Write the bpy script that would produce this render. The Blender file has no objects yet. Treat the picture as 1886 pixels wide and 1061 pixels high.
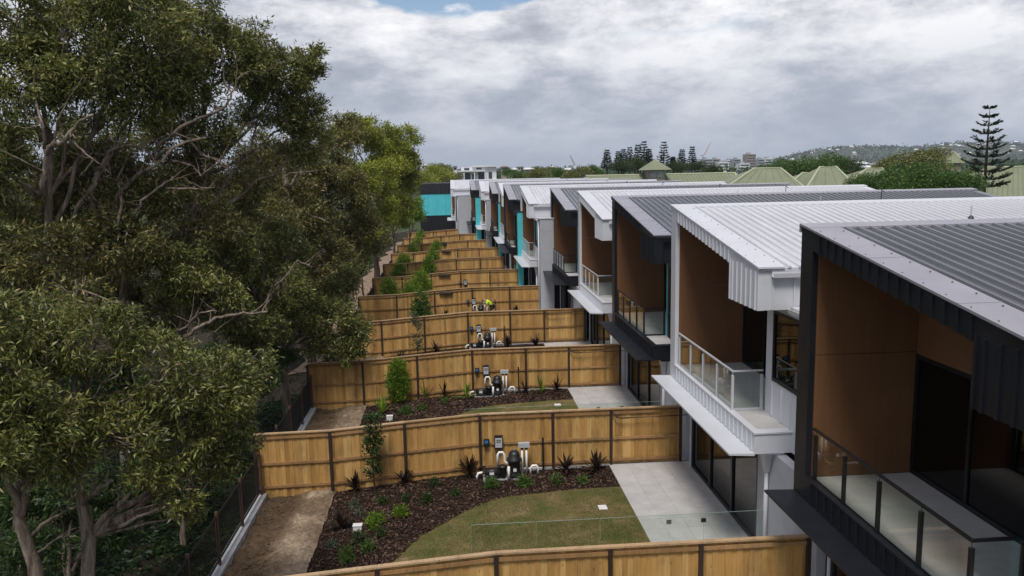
import bpy, bmesh, math, random
import numpy as np
from mathutils import Vector, Matrix, noise as mnoise
R_ = math.radians
rnd = random.Random(7)
nrng = np.random.default_rng(11)

# ------------------------------------------------------------------ camera
scene = bpy.context.scene
col = scene.collection
CF, CPIT, CROL, CYAW = 1469.0, 0.14562, -0.01984, -0.07248
CPOS = np.array([-7.068, -24.69, 9.54])
_fw = np.array([-math.sin(CYAW)*math.cos(CPIT), math.cos(CYAW)*math.cos(CPIT), -math.sin(CPIT)])
_rt = np.array([math.cos(CYAW), math.sin(CYAW), 0.0])
_up = np.cross(_rt, _fw)
_r2 = _rt*math.cos(CROL) + _up*math.sin(CROL)
_u2 = -_rt*math.sin(CROL) + _up*math.cos(CROL)
cd = bpy.data.cameras.new('camera')
cam = bpy.data.objects.new('camera', cd)
col.objects.link(cam)
cam.matrix_world = Matrix(((_r2[0], _u2[0], -_fw[0], CPOS[0]), (_r2[1], _u2[1], -_fw[1], CPOS[1]),
                           (_r2[2], _u2[2], -_fw[2], CPOS[2]), (0, 0, 0, 1)))
cd.sensor_width = 36.0
cd.lens = CF*36.0/1886.0
cd.clip_start = 0.1
cd.clip_end = 20000
scene.camera = cam

# ------------------------------------------------------------------ sky and sun
SUN_EL, SUN_AZ = R_(60), R_(196)          # azimuth clockwise from +y: behind the camera, a little to the left
GAPOFF = (0.35, 6.0, 0.7)
w = bpy.data.worlds.new('World')
scene.world = w
w.use_nodes = True
nt = w.node_tree
nt.nodes.clear()
def N(t, **k):
    n = nt.nodes.new(t)
    for a, b in k.items():
        setattr(n, a, b)
    return n
def L(a, b):
    nt.links.new(a, b)
def ramp(n, stops, interp='LINEAR'):
    cr = n.color_ramp
    cr.interpolation = interp
    while len(cr.elements) > len(stops):
        cr.elements.remove(cr.elements[-1])
    while len(cr.elements) < len(stops):
        cr.elements.new(0.5)
    for e, (p, c) in zip(cr.elements, stops):
        e.position = p
        e.color = c if len(c) == 4 else (*c, 1)
out = N('ShaderNodeOutputWorld')
sky = N('ShaderNodeTexSky', sky_type='NISHITA')
sky.sun_disc = False
sky.sun_elevation = SUN_EL
sky.sun_rotation = SUN_AZ
sky.altitude = 10
bg_sky = N('ShaderNodeBackground')
bg_sky.inputs[1].default_value = 0.085
L(sky.outputs[0], bg_sky.inputs[0])
tc = N('ShaderNodeTexCoord')
sep = N('ShaderNodeSeparateXYZ')
L(tc.outputs['Generated'], sep.inputs[0])
zc = N('ShaderNodeMath', operation='MAXIMUM'); L(sep.outputs[2], zc.inputs[0]); zc.inputs[1].default_value = 0.0
cmb = N('ShaderNodeVectorMath', operation='MULTIPLY')
L(tc.outputs['Generated'], cmb.inputs[0]); cmb.inputs[1].default_value = (1.0, 1.0, 2.4)
def cloud_noise(scale, detail, rough, dist, off):
    m = N('ShaderNodeMapping'); m.inputs['Location'].default_value = off
    L(cmb.outputs[0], m.inputs[0])
    n = N('ShaderNodeTexNoise')
    n.inputs['Scale'].default_value = scale; n.inputs['Detail'].default_value = detail
    n.inputs['Roughness'].default_value = rough; n.inputs['Distortion'].default_value = dist
    L(m.outputs[0], n.inputs[0])
    return n
n1 = cloud_noise(8.5, 14, 0.64, 0.1, (0.1, 1.2, 0.4))
n2 = cloud_noise(2.3, 5, 0.5, 0.1, (8.3, 0.6, 0.2))
mixn = N('ShaderNodeMath', operation='MULTIPLY_ADD')
L(n1.outputs[0], mixn.inputs[0]); mixn.inputs[1].default_value = 0.62
hm = N('ShaderNodeMath', operation='MULTIPLY'); L(n2.outputs[0], hm.inputs[0]); hm.inputs[1].default_value = 0.38
L(hm.outputs[0], mixn.inputs[2])
cr = N('ShaderNodeValToRGB')
ramp(cr, [(0.40, (0.275, 0.293, 0.345)), (0.465, (0.35, 0.37, 0.425)), (0.51, (0.465, 0.475, 0.52)), (0.56, (0.595, 0.60, 0.63)), (0.63, (0.74, 0.74, 0.755))])
L(mixn.outputs[0], cr.inputs[0])
# towards the horizon the layers close up into an even blue grey
hz = N('ShaderNodeMapRange'); hz.inputs['From Min'].default_value = 0.01; hz.inputs['From Max'].default_value = 0.17
hz.inputs['To Min'].default_value = 0.15; hz.inputs['To Max'].default_value = 1.0
L(zc.outputs[0], hz.inputs[0])
mc = N('ShaderNodeMix', data_type='RGBA')
mc.inputs[6].default_value = (0.275, 0.315, 0.385, 1)
L(hz.outputs[0], mc.inputs[0]); L(cr.outputs[0], mc.inputs[7])
bg_cl = N('ShaderNodeBackground'); L(mc.outputs[2], bg_cl.inputs[0])
bg_cl.inputs[1].default_value = 1.0
# open gaps between the clouds
n3 = cloud_noise(4.2, 7, 0.52, 0.2, GAPOFF)
gap = N('ShaderNodeMapRange'); gap.inputs['From Min'].default_value = 0.525; gap.inputs['From Max'].default_value = 0.575
L(n3.outputs[0], gap.inputs[0])
gz = N('ShaderNodeMapRange'); gz.inputs['From Min'].default_value = 0.15; gz.inputs['From Max'].default_value = 0.19
L(zc.outputs[0], gz.inputs[0])
gm = N('ShaderNodeMath', operation='MULTIPLY'); L(gap.outputs[0], gm.inputs[0]); L(gz.outputs[0], gm.inputs[1])
ms = N('ShaderNodeMixShader')
L(gm.outputs[0], ms.inputs[0]); L(bg_cl.outputs[0], ms.inputs[1]); L(bg_sky.outputs[0], ms.inputs[2])
L(ms.outputs[0], out.inputs[0])

sd = bpy.data.lights.new('sun', 'SUN')
sd.energy = 2.0
sd.angle = R_(16)
sd.color = (1.0, 0.96, 0.9)
sun = bpy.data.objects.new('sun', sd)
col.objects.link(sun)
_sd = Vector((math.sin(SUN_AZ)*math.cos(SUN_EL), math.cos(SUN_AZ)*math.cos(SUN_EL), math.sin(SUN_EL)))
sun.rotation_euler = _sd.to_track_quat('Z', 'Y').to_euler()
sun.location = (0, 0, 60)
vs = scene.view_settings
vs.view_transform = 'Standard'
vs.look = 'None'
vs.exposure = 0.5
vs.gamma = 1.0
vs.use_curve_mapping = False

# ------------------------------------------------------------------ helpers
def at(px, py, **k):
    d = _fw + _r2*(px-943)/CF - _u2*(py-530.5)/CF
    i = {'x': 0, 'y': 1, 'z': 2}[list(k)[0]]
    t = (list(k.values())[0]-CPOS[i])/d[i]
    return CPOS + t*d
def lerp(a, b, t):
    return a + (b-a)*t
def zg(x):                                  # height of the yards across the slope
    xs = [-40, -20, -15.5, -14.2, -13.9, -13.5, -11.1, -8.8, -6.4, -2.2, 100]
    zs = [-3.0, -2.1, -1.5, -1.3, -1.2, -0.62, -0.52, -0.27, -0.12, -0.06, -0.06]
    return float(np.interp(x, xs, zs))
def ground_at(px, py):
    z = -0.2
    for _ in range(8):
        p = at(px, py, z=z)
        z = zg(p[0])
    return p
ORG = {}
def tag(o, label=None, cat=None, group=None, kind=None):
    if label: o['label'] = label
    if cat: o['category'] = cat
    if group: o['group'] = group
    if kind: o['kind'] = kind
    return o
def empty(name, loc, label=None, cat=None, group=None):
    o = bpy.data.objects.new(name, None)
    o.empty_display_size = 0.2
    o.location = loc
    col.objects.link(o)
    ORG[o] = np.array(loc, float)
    return tag(o, label, cat, group)
def link(name, me, parent=None, loc=None):
    o = bpy.data.objects.new(name, me)
    col.objects.link(o)
    base = np.zeros(3)
    if parent is not None:
        o.parent = parent
        base = ORG[parent]
    if loc is not None:
        o.location = tuple(np.array(loc, float)-base)
    ORG[o] = base.copy() if loc is None else np.array(loc, float)
    return o
class MB:
    def __init__(s):
        s.v = []; s.f = []
    def add(s, vs_, fs):
        n = len(s.v); s.v += [tuple(map(float, q)) for q in vs_]; s.f += [tuple(i+n for i in f) for f in fs]
        return s
    def hexa(s, p):                          # p: 4 bottom then 4 top, counter-clockwise from above
        return s.add(p, [(3, 2, 1, 0), (4, 5, 6, 7), (0, 1, 5, 4), (1, 2, 6, 5), (2, 3, 7, 6), (3, 0, 4, 7)])
    def box(s, x0, x1, y0, y1, z0, z1):
        return s.hexa([(x0, y0, z0), (x1, y0, z0), (x1, y1, z0), (x0, y1, z0), (x0, y0, z1), (x1, y0, z1), (x1, y1, z1), (x0, y1, z1)])
    def prism_x(s, x0, x1, yz):              # polygon in y,z (counter-clockwise seen from -x is not needed) swept along x
        n = len(yz)
        vs_ = [(x0, y, z) for y, z in yz] + [(x1, y, z) for y, z in yz]
        fs = [tuple(range(n)), tuple(range(2*n-1, n-1, -1))] + [(i, i+n, (i+1) % n+n, (i+1) % n) for i in range(n)]
        return s.add(vs_, fs)
    def prism_y(s, y0, y1, xz):
        n = len(xz)
        vs_ = [(x, y0, z) for x, z in xz] + [(x, y1, z) for x, z in xz]
        fs = [tuple(range(n)), tuple(range(2*n-1, n-1, -1))] + [(i, i+n, (i+1) % n+n, (i+1) % n) for i in range(n)]
        return s.add(vs_, fs)
    def tube(s, pts, rad, n=6, cap=True):
        pts = [np.array(p, float) for p in pts]
        if not hasattr(rad, '__len__'): rad = [rad]*len(pts)
        base = len(s.v)
        ref = None
        for i, p in enumerate(pts):
            d = pts[min(i+1, len(pts)-1)]-pts[max(i-1, 0)]
            d = d/(np.linalg.norm(d)+1e-9)
            if ref is None:
                ref = np.cross(d, (0.31, 0.2, 0.93))
                if np.linalg.norm(ref) < 0.2: ref = np.cross(d, (1, 0, 0))
            a = ref-d*np.dot(ref, d); a = a/(np.linalg.norm(a)+1e-9); ref = a
            b = np.cross(d, a)
            for k in range(n):
                t = 2*math.pi*k/n
                s.v.append(tuple(p+rad[i]*(math.cos(t)*a+math.sin(t)*b)))
        for i in range(len(pts)-1):
            for k in range(n):
                s.f.append((base+i*n+k, base+i*n+(k+1) % n, base+(i+1)*n+(k+1) % n, base+(i+1)*n+k))
        if cap:
            s.f.append(tuple(base+n-1-k for k in range(n)))
            s.f.append(tuple(base+(len(pts)-1)*n+k for k in range(n)))
        return s
    def lathe(s, c, prof, n=16):             # prof: (radius, z)
        base = len(s.v)
        for r, z in prof:
            for k in range(n):
                t = 2*math.pi*k/n
                s.v.append((c[0]+r*math.cos(t), c[1]+r*math.sin(t), c[2]+z))
        for i in range(len(prof)-1):
            for k in range(n):
                s.f.append((base+i*n+k, base+i*n+(k+1) % n, base+(i+1)*n+(k+1) % n, base+(i+1)*n+k))
        s.f.append(tuple(base+n-1-k for k in range(n)))
        s.f.append(tuple(base+(len(prof)-1)*n+k for k in range(n)))
        return s
    def mesh(s, name, mat, smooth=False, org=(0, 0, 0), fix=True):
        me = bpy.data.meshes.new(name)
        o = np.array(org)
        me.from_pydata([tuple(np.array(q)-o) for q in s.v], [], s.f)
        if fix:
            bm = bmesh.new(); bm.from_mesh(me)
            bmesh.ops.recalc_face_normals(bm, faces=bm.faces[:])
            bm.to_mesh(me); bm.free()
        if smooth: me.polygons.foreach_set('use_smooth', [True]*len(me.polygons))
        if mat: me.materials.append(M[mat])
        return me
    def build(s, name, mat, parent=None, smooth=False, loc=None):
        org = ORG[parent] if (parent is not None and loc is None) else (loc if loc is not None else (0, 0, 0))
        me = s.mesh(name, mat, smooth, org)
        return link(name, me, parent, loc)
def mesh_np(name, v, q, mat, smooth=False):
    me = bpy.data.meshes.new(name)
    v = np.asarray(v, np.float32); q = np.asarray(q, np.int32)
    me.vertices.add(len(v)); me.vertices.foreach_set('co', v.ravel())
    k = q.shape[1]
    me.loops.add(q.size); me.loops.foreach_set('vertex_index', q.ravel())
    me.polygons.add(len(q)); me.polygons.foreach_set('loop_start', np.arange(0, q.size, k, dtype=np.int32))
    me.update(calc_edges=True)
    if smooth: me.polygons.foreach_set('use_smooth', [True]*len(q))
    if mat: me.materials.append(M[mat])
    return me

# ------------------------------------------------------------------ materials
M = {}
def newmat(name):
    m = bpy.data.materials.new(name); m.use_nodes = True
    t = m.node_tree
    b = t.nodes['Principled BSDF']
    M[name] = m
    return m, t, b
def nd(t, ty, **k):
    n = t.nodes.new(ty)
    for a, b in k.items(): setattr(n, a, b)
    return n
def noise_fac(t, scale, detail=5, rough=0.55, stretch=(1, 1, 1), coord='Object', dist=0.0):
    tcn = nd(t, 'ShaderNodeTexCoord'); mp = nd(t, 'ShaderNodeMapping')
    mp.inputs['Scale'].default_value = stretch
    t.links.new(tcn.outputs[coord], mp.inputs[0])
    n = nd(t, 'ShaderNodeTexNoise')
    n.inputs['Scale'].default_value = scale; n.inputs['Detail'].default_value = detail
    n.inputs['Roughness'].default_value = rough; n.inputs['Distortion'].default_value = dist
    t.links.new(mp.outputs[0], n.inputs[0])
    return n
def cramp(t, src, stops):
    r = nd(t, 'ShaderNodeValToRGB'); ramp(r, stops); t.links.new(src, r.inputs[0]); return r
def bump(t, b, src, strength, dist=0.02):
    bn = nd(t, 'ShaderNodeBump'); bn.inputs['Strength'].default_value = strength; bn.inputs['Distance'].default_value = dist
    t.links.new(src, bn.inputs['Height']); t.links.new(bn.outputs[0], b.inputs['Normal'])
def varied(name, c, var=0.12, scale=3.0, rough=0.6, metal=0.0, stretch=(1, 1, 1), bmp=0.0, bdist=0.01, spec=0.5, detail=6, coord='Object'):
    m, t, b = newmat(name)
    n = noise_fac(t, scale, detail, 0.6, stretch, coord)
    lo = tuple(x*(1-var) for x in c); hi = tuple(min(1, x*(1+var)) for x in c)
    r = cramp(t, n.outputs[0], [(0.3, lo), (0.7, hi)])
    t.links.new(r.outputs[0], b.inputs['Base Color'])
    b.inputs['Roughness'].default_value = rough; b.inputs['Metallic'].default_value = metal
    b.inputs['Specular IOR Level'].default_value = spec
    if bmp: bump(t, b, n.outputs[0], bmp, bdist)
    return m
def wear_rough(name, lo, hi, scale=2.0):
    m = M[name]; t = m.node_tree; b = t.nodes['Principled BSDF']
    n = noise_fac(t, scale, 6, 0.65, (1, 1, 1))
    mr = nd(t, 'ShaderNodeMapRange'); mr.inputs['From Min'].default_value = 0.3; mr.inputs['From Max'].default_value = 0.7
    mr.inputs['To Min'].default_value = lo; mr.inputs['To Max'].default_value = hi
    t.links.new(n.outputs[0], mr.inputs[0]); t.links.new(mr.outputs[0], b.inputs['Roughness'])
varied('white_metal', (0.56, 0.57, 0.605), 0.05, 1.3, 0.4, bmp=0.04); wear_rough('white_metal', 0.3, 0.5)
varied('white_roof', (0.55, 0.55, 0.58), 0.12, 0.9, 0.4, stretch=(3, 0.5, 1)); wear_rough('white_roof', 0.3, 0.5)
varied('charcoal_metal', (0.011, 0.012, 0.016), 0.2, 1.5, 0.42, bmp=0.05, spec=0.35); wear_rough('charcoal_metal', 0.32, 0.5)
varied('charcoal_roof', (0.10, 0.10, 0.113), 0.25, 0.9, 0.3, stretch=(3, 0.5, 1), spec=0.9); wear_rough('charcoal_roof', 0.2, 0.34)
varied('charcoal_flashing_sheen', (0.27, 0.252, 0.285), 0.08, 1.2, 0.3, spec=0.9); wear_rough('charcoal_flashing_sheen', 0.22, 0.36)  # same charcoal steel, lightened: sky reflection painted into the base colour
varied('white_flashing', (0.58, 0.58, 0.615), 0.04, 1.2, 0.4); wear_rough('white_flashing', 0.32, 0.48)
varied('grey_render', (0.40, 0.41, 0.445), 0.07, 2.0, 0.8, bmp=0.1)
varied('teal_panel', (0.075, 0.50, 0.56), 0.08, 1.6, 0.6)
varied('black_frame', (0.008, 0.008, 0.010), 0.2, 3, 0.42)
varied('grey_frame', (0.5, 0.5, 0.52), 0.05, 3, 0.45)
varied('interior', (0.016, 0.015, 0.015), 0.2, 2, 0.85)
varied('concrete', (0.42, 0.41, 0.40), 0.12, 1.8, 0.8, bmp=0.15)
varied('kerb_concrete', (0.36, 0.36, 0.37), 0.18, 2.5, 0.85, bmp=0.2)
varied('pvc', (0.78, 0.77, 0.74), 0.04, 5, 0.45)
varied('black_plastic', (0.012, 0.012, 0.013), 0.2, 5, 0.45)
varied('grey_plastic', (0.42, 0.43, 0.45), 0.08, 5, 0.45)
varied('blue_plastic', (0.02, 0.16, 0.42), 0.08, 5, 0.45)
varied('white_plastic', (0.70, 0.68, 0.66), 0.08, 5, 0.5)
varied('chrome', (0.5, 0.5, 0.52), 0.05, 5, 0.25, metal=1.0)
varied('post_steel', (0.030, 0.017, 0.012), 0.25, 4, 0.55)
varied('rust_post', (0.10, 0.05, 0.03), 0.3, 5, 0.7)
varied('black_bars', (0.007, 0.007, 0.008), 0.2, 4, 0.5)
varied('green_roof', (0.19, 0.205, 0.125), 0.10, 0.4, 0.65, stretch=(1, 1, 1))
varied('green_roof_trim', (0.42, 0.44, 0.30), 0.08, 0.8, 0.6)
varied('gable_wall', (0.26, 0.22, 0.18), 0.12, 0.7, 0.8)
varied('far_white', (0.66, 0.66, 0.67), 0.06, 0.4, 0.7)
varied('far_grey', (0.30, 0.31, 0.33), 0.1, 0.3, 0.7)
varied('far_dark', (0.05, 0.052, 0.06), 0.15, 0.3, 0.6)
varied('far_tan', (0.30, 0.23, 0.19), 0.1, 0.3, 0.7)
varied('far_glass', (0.05, 0.065, 0.08), 0.2, 0.4, 0.15)
varied('tile_roof', (0.20, 0.11, 0.085), 0.15, 0.4, 0.8)
varied('skin', (0.38, 0.2, 0.13), 0.05, 6, 0.55)
varied('hivis', (0.62, 0.80, 0.03), 0.06, 6, 0.7)
varied('work_trousers', (0.016, 0.017, 0.022), 0.15, 6, 0.85)
varied('hair', (0.012, 0.009, 0.008), 0.2, 10, 0.7)
varied('boot', (0.05, 0.032, 0.02), 0.2, 8, 0.7)
varied('red_paint', (0.45, 0.10, 0.08), 0.1, 2, 0.6)

# brown lining boards with fine vertical grooves
m, t, b = newmat('brown_lining')
n = noise_fac(t, 1.4, 6, 0.6)
g = noise_fac(t, 22, 3, 0.6, (1, 1, 0.02))
r = cramp(t, n.outputs[0], [(0.3, (0.138, 0.060, 0.022)), (0.7, (0.165, 0.074, 0.028))])
r2 = cramp(t, g.outputs[0], [(0.35, (0.90, 0.90, 0.90)), (0.65, (1.06, 1.06, 1.06))])
mx = nd(t, 'ShaderNodeMix', data_type='RGBA', blend_type='MULTIPLY'); mx.inputs[0].default_value = 1.0
t.links.new(r.outputs[0], mx.inputs[6]); t.links.new(r2.outputs[0], mx.inputs[7]); t.links.new(mx.outputs[2], b.inputs['Base Color'])
b.inputs['Roughness'].default_value = 0.62
bump(t, b, g.outputs[0], 0.25, 0.01)

# treated pine: every board its own tone, grain, knots
def pine(name, lo, mid, hi):
    m, t, b = newmat(name)
    oi = nd(t, 'ShaderNodeObjectInfo'); ge = nd(t, 'ShaderNodeNewGeometry')
    ad = nd(t, 'ShaderNodeMath', operation='ADD'); t.links.new(oi.outputs['Random'], ad.inputs[0]); t.links.new(ge.outputs['Random Per Island'], ad.inputs[1])
    fr = nd(t, 'ShaderNodeMath', operation='FRACT'); t.links.new(ad.outputs[0], fr.inputs[0])
    r = cramp(t, fr.outputs[0], [(0.0, lo), (0.35, mid), (0.65, mid), (1.0, hi)])
    tcn = nd(t, 'ShaderNodeTexCoord'); mp = nd(t, 'ShaderNodeMapping'); mp.inputs['Scale'].default_value = (14, 14, 0.9)
    vm = nd(t, 'ShaderNodeVectorMath', operation='ADD')
    sc = nd(t, 'ShaderNodeMath', operation='MULTIPLY'); t.links.new(fr.outputs[0], sc.inputs[0]); sc.inputs[1].default_value = 37.0
    t.links.new(tcn.outputs['Object'], vm.inputs[0]); t.links.new(sc.outputs[0], vm.inputs[1]); t.links.new(vm.outputs[0], mp.inputs[0])
    n = nd(t, 'ShaderNodeTexNoise'); n.inputs['Scale'].default_value = 1.5; n.inputs['Detail'].default_value = 6; n.inputs['Distortion'].default_value = 0.6
    t.links.new(mp.outputs[0], n.inputs[0])
    r2 = cramp(t, n.outputs[0], [(0.25, (0.70, 0.66, 0.60)), (0.5, (0.98, 0.98, 0.98)), (0.75, (1.12, 1.11, 1.09))])
    mx = nd(t, 'ShaderNodeMix', data_type='RGBA', blend_type='MULTIPLY'); mx.inputs[0].default_value = 1.0
    t.links.new(r.outputs[0], mx.inputs[6]); t.links.new(r2.outputs[0], mx.inputs[7])
    # knots
    mp2 = nd(t, 'ShaderNodeMapping'); mp2.inputs['Scale'].default_value = (7, 7, 2.4); t.links.new(vm.outputs[0], mp2.inputs[0])
    vo = nd(t, 'ShaderNodeTexVoronoi'); vo.inputs['Scale'].default_value = 1.0; t.links.new(mp2.outputs[0], vo.inputs[0])
    kr = cramp(t, vo.outputs['Distance'], [(0.05, (0.45, 0.36, 0.30)), (0.13, (1, 1, 1))])
    mk = nd(t, 'ShaderNodeMix', data_type='RGBA', blend_type='MULTIPLY'); mk.inputs[0].default_value = 0.8
    t.links.new(mx.outputs[2], mk.inputs[6]); t.links.new(kr.outputs[0], mk.inputs[7])
    st = nd(t, 'ShaderNodeTexNoise'); st.inputs['Scale'].default_value = 1.1; st.inputs['Detail'].default_value = 8; st.inputs['Roughness'].default_value = 0.65
    mps = nd(t, 'ShaderNodeMapping'); mps.inputs['Scale'].default_value = (1.6, 1.0, 0.8); t.links.new(ge.outputs['Position'], mps.inputs[0]); t.links.new(mps.outputs[0], st.inputs[0])
    sr_ = cramp(t, st.outputs[0], [(0.32, (0.66, 0.67, 0.70)), (0.5, (1.0, 1.0, 1.0)), (0.7, (1.10, 1.08, 1.05))])
    mst = nd(t, 'ShaderNodeMix', data_type='RGBA', blend_type='MULTIPLY'); mst.inputs[0].default_value = 0.9
    t.links.new(mk.outputs[2], mst.inputs[6]); t.links.new(sr_.outputs[0], mst.inputs[7])
    t.links.new(mst.outputs[2], b.inputs['Base Color'])
    b.inputs['Roughness'].default_value = 0.75
    bump(t, b, n.outputs[0], 0.3, 0.006)
pine('pine_board', (0.31, 0.165, 0.045), (0.445, 0.25, 0.074), (0.55, 0.35, 0.125))
pine('pine_cap', (0.36, 0.22, 0.11), (0.44, 0.29, 0.16), (0.5, 0.35, 0.21))
pine('pine_rail', (0.26, 0.135, 0.05), (0.31, 0.17, 0.066), (0.36, 0.21, 0.09))

# glass: clear balustrade and dark window
def clear_glass(name, tint):
    m, t, b = newmat(name)
    t.nodes.remove(b)
    o = [x for x in t.nodes if x.type == 'OUTPUT_MATERIAL'][0]
    tr = nd(t, 'ShaderNodeBsdfTransparent'); tr.inputs[0].default_value = (*tint, 1)
    gl = nd(t, 'ShaderNodeBsdfGlossy'); gl.inputs['Roughness'].default_value = 0.02
    fz = nd(t, 'ShaderNodeFresnel')
    gb = nd(t, 'ShaderNodeNewGeometry'); ir = nd(t, 'ShaderNodeMapRange'); ir.inputs['To Min'].default_value = 1.5; ir.inputs['To Max'].default_value = 1/1.5
    t.links.new(gb.outputs['Backfacing'], ir.inputs[0]); t.links.new(ir.outputs[0], fz.inputs[0])
    n = noise_fac(t, 1.2, 3)
    mr = nd(t, 'ShaderNodeMapRange'); mr.inputs['To Min'].default_value = 0.9; mr.inputs['To Max'].default_value = 1.15
    t.links.new(n.outputs[0], mr.inputs[0])
    mu = nd(t, 'ShaderNodeMath', operation='MULTIPLY'); t.links.new(fz.outputs[0], mu.inputs[0]); t.links.new(mr.outputs[0], mu.inputs[1])
    mixs = nd(t, 'ShaderNodeMixShader')
    t.links.new(mu.outputs[0], mixs.inputs[0]); t.links.new(tr.outputs[0], mixs.inputs[1]); t.links.new(gl.outputs[0], mixs.inputs[2])
    t.links.new(mixs.outputs[0], o.inputs[0])
clear_glass('clear_glass', (0.93, 0.96, 0.94))
clear_glass('tinted_glass', (0.16, 0.165, 0.165))
m, t, b = newmat('glass_edge')
n = noise_fac(t, 4); r = cramp(t, n.outputs[0], [(0.3, (0.22, 0.32, 0.28)), (0.7, (0.30, 0.40, 0.36))])
t.links.new(r.outputs[0], b.inputs['Base Color']); b.inputs['Roughness'].default_value = 0.2

# stone tiles of the patios and balconies
m, t, b = newmat('stone_tile')
oi = nd(t, 'ShaderNodeObjectInfo'); n = noise_fac(t, 1.9, 9, 0.68, (1, 1, 1), 'Object', 0.5)
va = nd(t, 'ShaderNodeVectorMath', operation='ADD'); tcq = nd(t, 'ShaderNodeTexCoord')
t.links.new(tcq.outputs['Object'], va.inputs[0]); t.links.new(oi.outputs['Location'], va.inputs[1]); t.links.new(va.outputs[0], n.inputs[0])
cr2 = cramp(t, n.outputs[0], [(0.3, (0.40, 0.385, 0.375)), (0.55, (0.47, 0.455, 0.445)), (0.75, (0.55, 0.535, 0.525))])
br = nd(t, 'ShaderNodeMapRange'); br.inputs['To Min'].default_value = 0.96; br.inputs['To Max'].default_value = 1.04
t.links.new(oi.outputs['Random'], br.inputs[0])
mx = nd(t, 'ShaderNodeMix', data_type='RGBA', blend_type='MULTIPLY'); mx.inputs[0].default_value = 1.0
t.links.new(cr2.outputs[0], mx.inputs[6]); t.links.new(br.outputs[0], mx.inputs[7]); t.links.new(mx.outputs[2], b.inputs['Base Color'])
b.inputs['Roughness'].default_value = 0.55
varied('grout', (0.38, 0.37, 0.36), 0.1, 3, 0.85)

# grounds
m, t, b = newmat('lawn')
n = noise_fac(t, 1.1, 12, 0.72); n2_ = noise_fac(t, 22, 6, 0.75)
cr2 = cramp(t, n.outputs[0], [(0.36, (0.25, 0.18, 0.095)), (0.46, (0.18, 0.14, 0.06)), (0.55, (0.125, 0.118, 0.04)), (0.67, (0.08, 0.105, 0.028))])
c3 = cramp(t, n2_.outputs[0], [(0.3, (0.6, 0.6, 0.6)), (0.7, (1.3, 1.3, 1.25))])
mx = nd(t, 'ShaderNodeMix', data_type='RGBA', blend_type='MULTIPLY'); mx.inputs[0].default_value = 1.0
t.links.new(cr2.outputs[0], mx.inputs[6]); t.links.new(c3.outputs[0], mx.inputs[7]); t.links.new(mx.outputs[2], b.inputs['Base Color'])
b.inputs['Roughness'].default_value = 0.95; b.inputs['Specular IOR Level'].default_value = 0.1
bump(t, b, n2_.outputs[0], 0.6, 0.03)
m, t, b = newmat('sandy_soil')
n = noise_fac(t, 0.8, 9, 0.68); n2_ = noise_fac(t, 9, 6, 0.7)
tcx = nd(t, 'ShaderNodeTexCoord'); sx3 = nd(t, 'ShaderNodeSeparateXYZ'); t.links.new(tcx.outputs['Object'], sx3.inputs[0])
mrx = nd(t, 'ShaderNodeMapRange'); mrx.inputs['From Min'].default_value = -12.5; mrx.inputs['From Max'].default_value = -11.8; mrx.inputs['To Min'].default_value = -0.12; mrx.inputs['To Max'].default_value = 0.16
t.links.new(sx3.outputs[0], mrx.inputs[0])
adx = nd(t, 'ShaderNodeMath', operation='ADD'); t.links.new(n.outputs[0], adx.inputs[0]); t.links.new(mrx.outputs[0], adx.inputs[1])
cr2 = cramp(t, adx.outputs[0], [(0.35, (0.085, 0.058, 0.037)), (0.52, (0.14, 0.099, 0.065)), (0.64, (0.205, 0.152, 0.104)), (0.78, (0.36, 0.28, 0.20))])
c3 = cramp(t, n2_.outputs[0], [(0.32, (0.5, 0.47, 0.44)), (0.5, (0.95, 0.94, 0.93)), (0.66, (1.22, 1.22, 1.2))])
mx = nd(t, 'ShaderNodeMix', data_type='RGBA', blend_type='MULTIPLY'); mx.inputs[0].default_value = 1.0
t.links.new(cr2.outputs[0], mx.inputs[6]); t.links.new(c3.outputs[0], mx.inputs[7]); t.links.new(mx.outputs[2], b.inputs['Base Color'])
b.inputs['Roughness'].default_value = 0.95; b.inputs['Specular IOR Level'].default_value = 0.1
bump(t, b, n2_.outputs[0], 0.8, 0.05)
varied('mulch_base', (0.025, 0.014, 0.01), 0.5, 25, 0.95, bmp=0.8, bdist=0.04, spec=0.1)
varied('bush_floor', (0.03, 0.024, 0.016), 0.5, 1.5, 0.95, bmp=0.6, bdist=0.05, spec=0.1)
varied('far_ground', (0.05, 0.065, 0.028), 0.45, 0.03, 0.95, spec=0.1)
varied('path_sand', (0.23, 0.165, 0.115), 0.35, 1.8, 0.95, bmp=0.5, bdist=0.05, spec=0.1)
varied('hill_green', (0.06, 0.075, 0.05), 0.45, 0.02, 0.95, spec=0.1)
m, t, b = newmat('bark_chip')
ge = nd(t, 'ShaderNodeNewGeometry')
cr2 = cramp(t, ge.outputs['Random Per Island'], [(0.0, (0.012, 0.007, 0.005)), (0.5, (0.034, 0.018, 0.012)), (0.82, (0.068, 0.038, 0.026)), (1.0, (0.17, 0.11, 0.075))])
t.links.new(cr2.outputs[0], b.inputs['Base Color']); b.inputs['Roughness'].default_value = 0.85
b.inputs['Specular IOR Level'].default_value = 0.2

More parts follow.
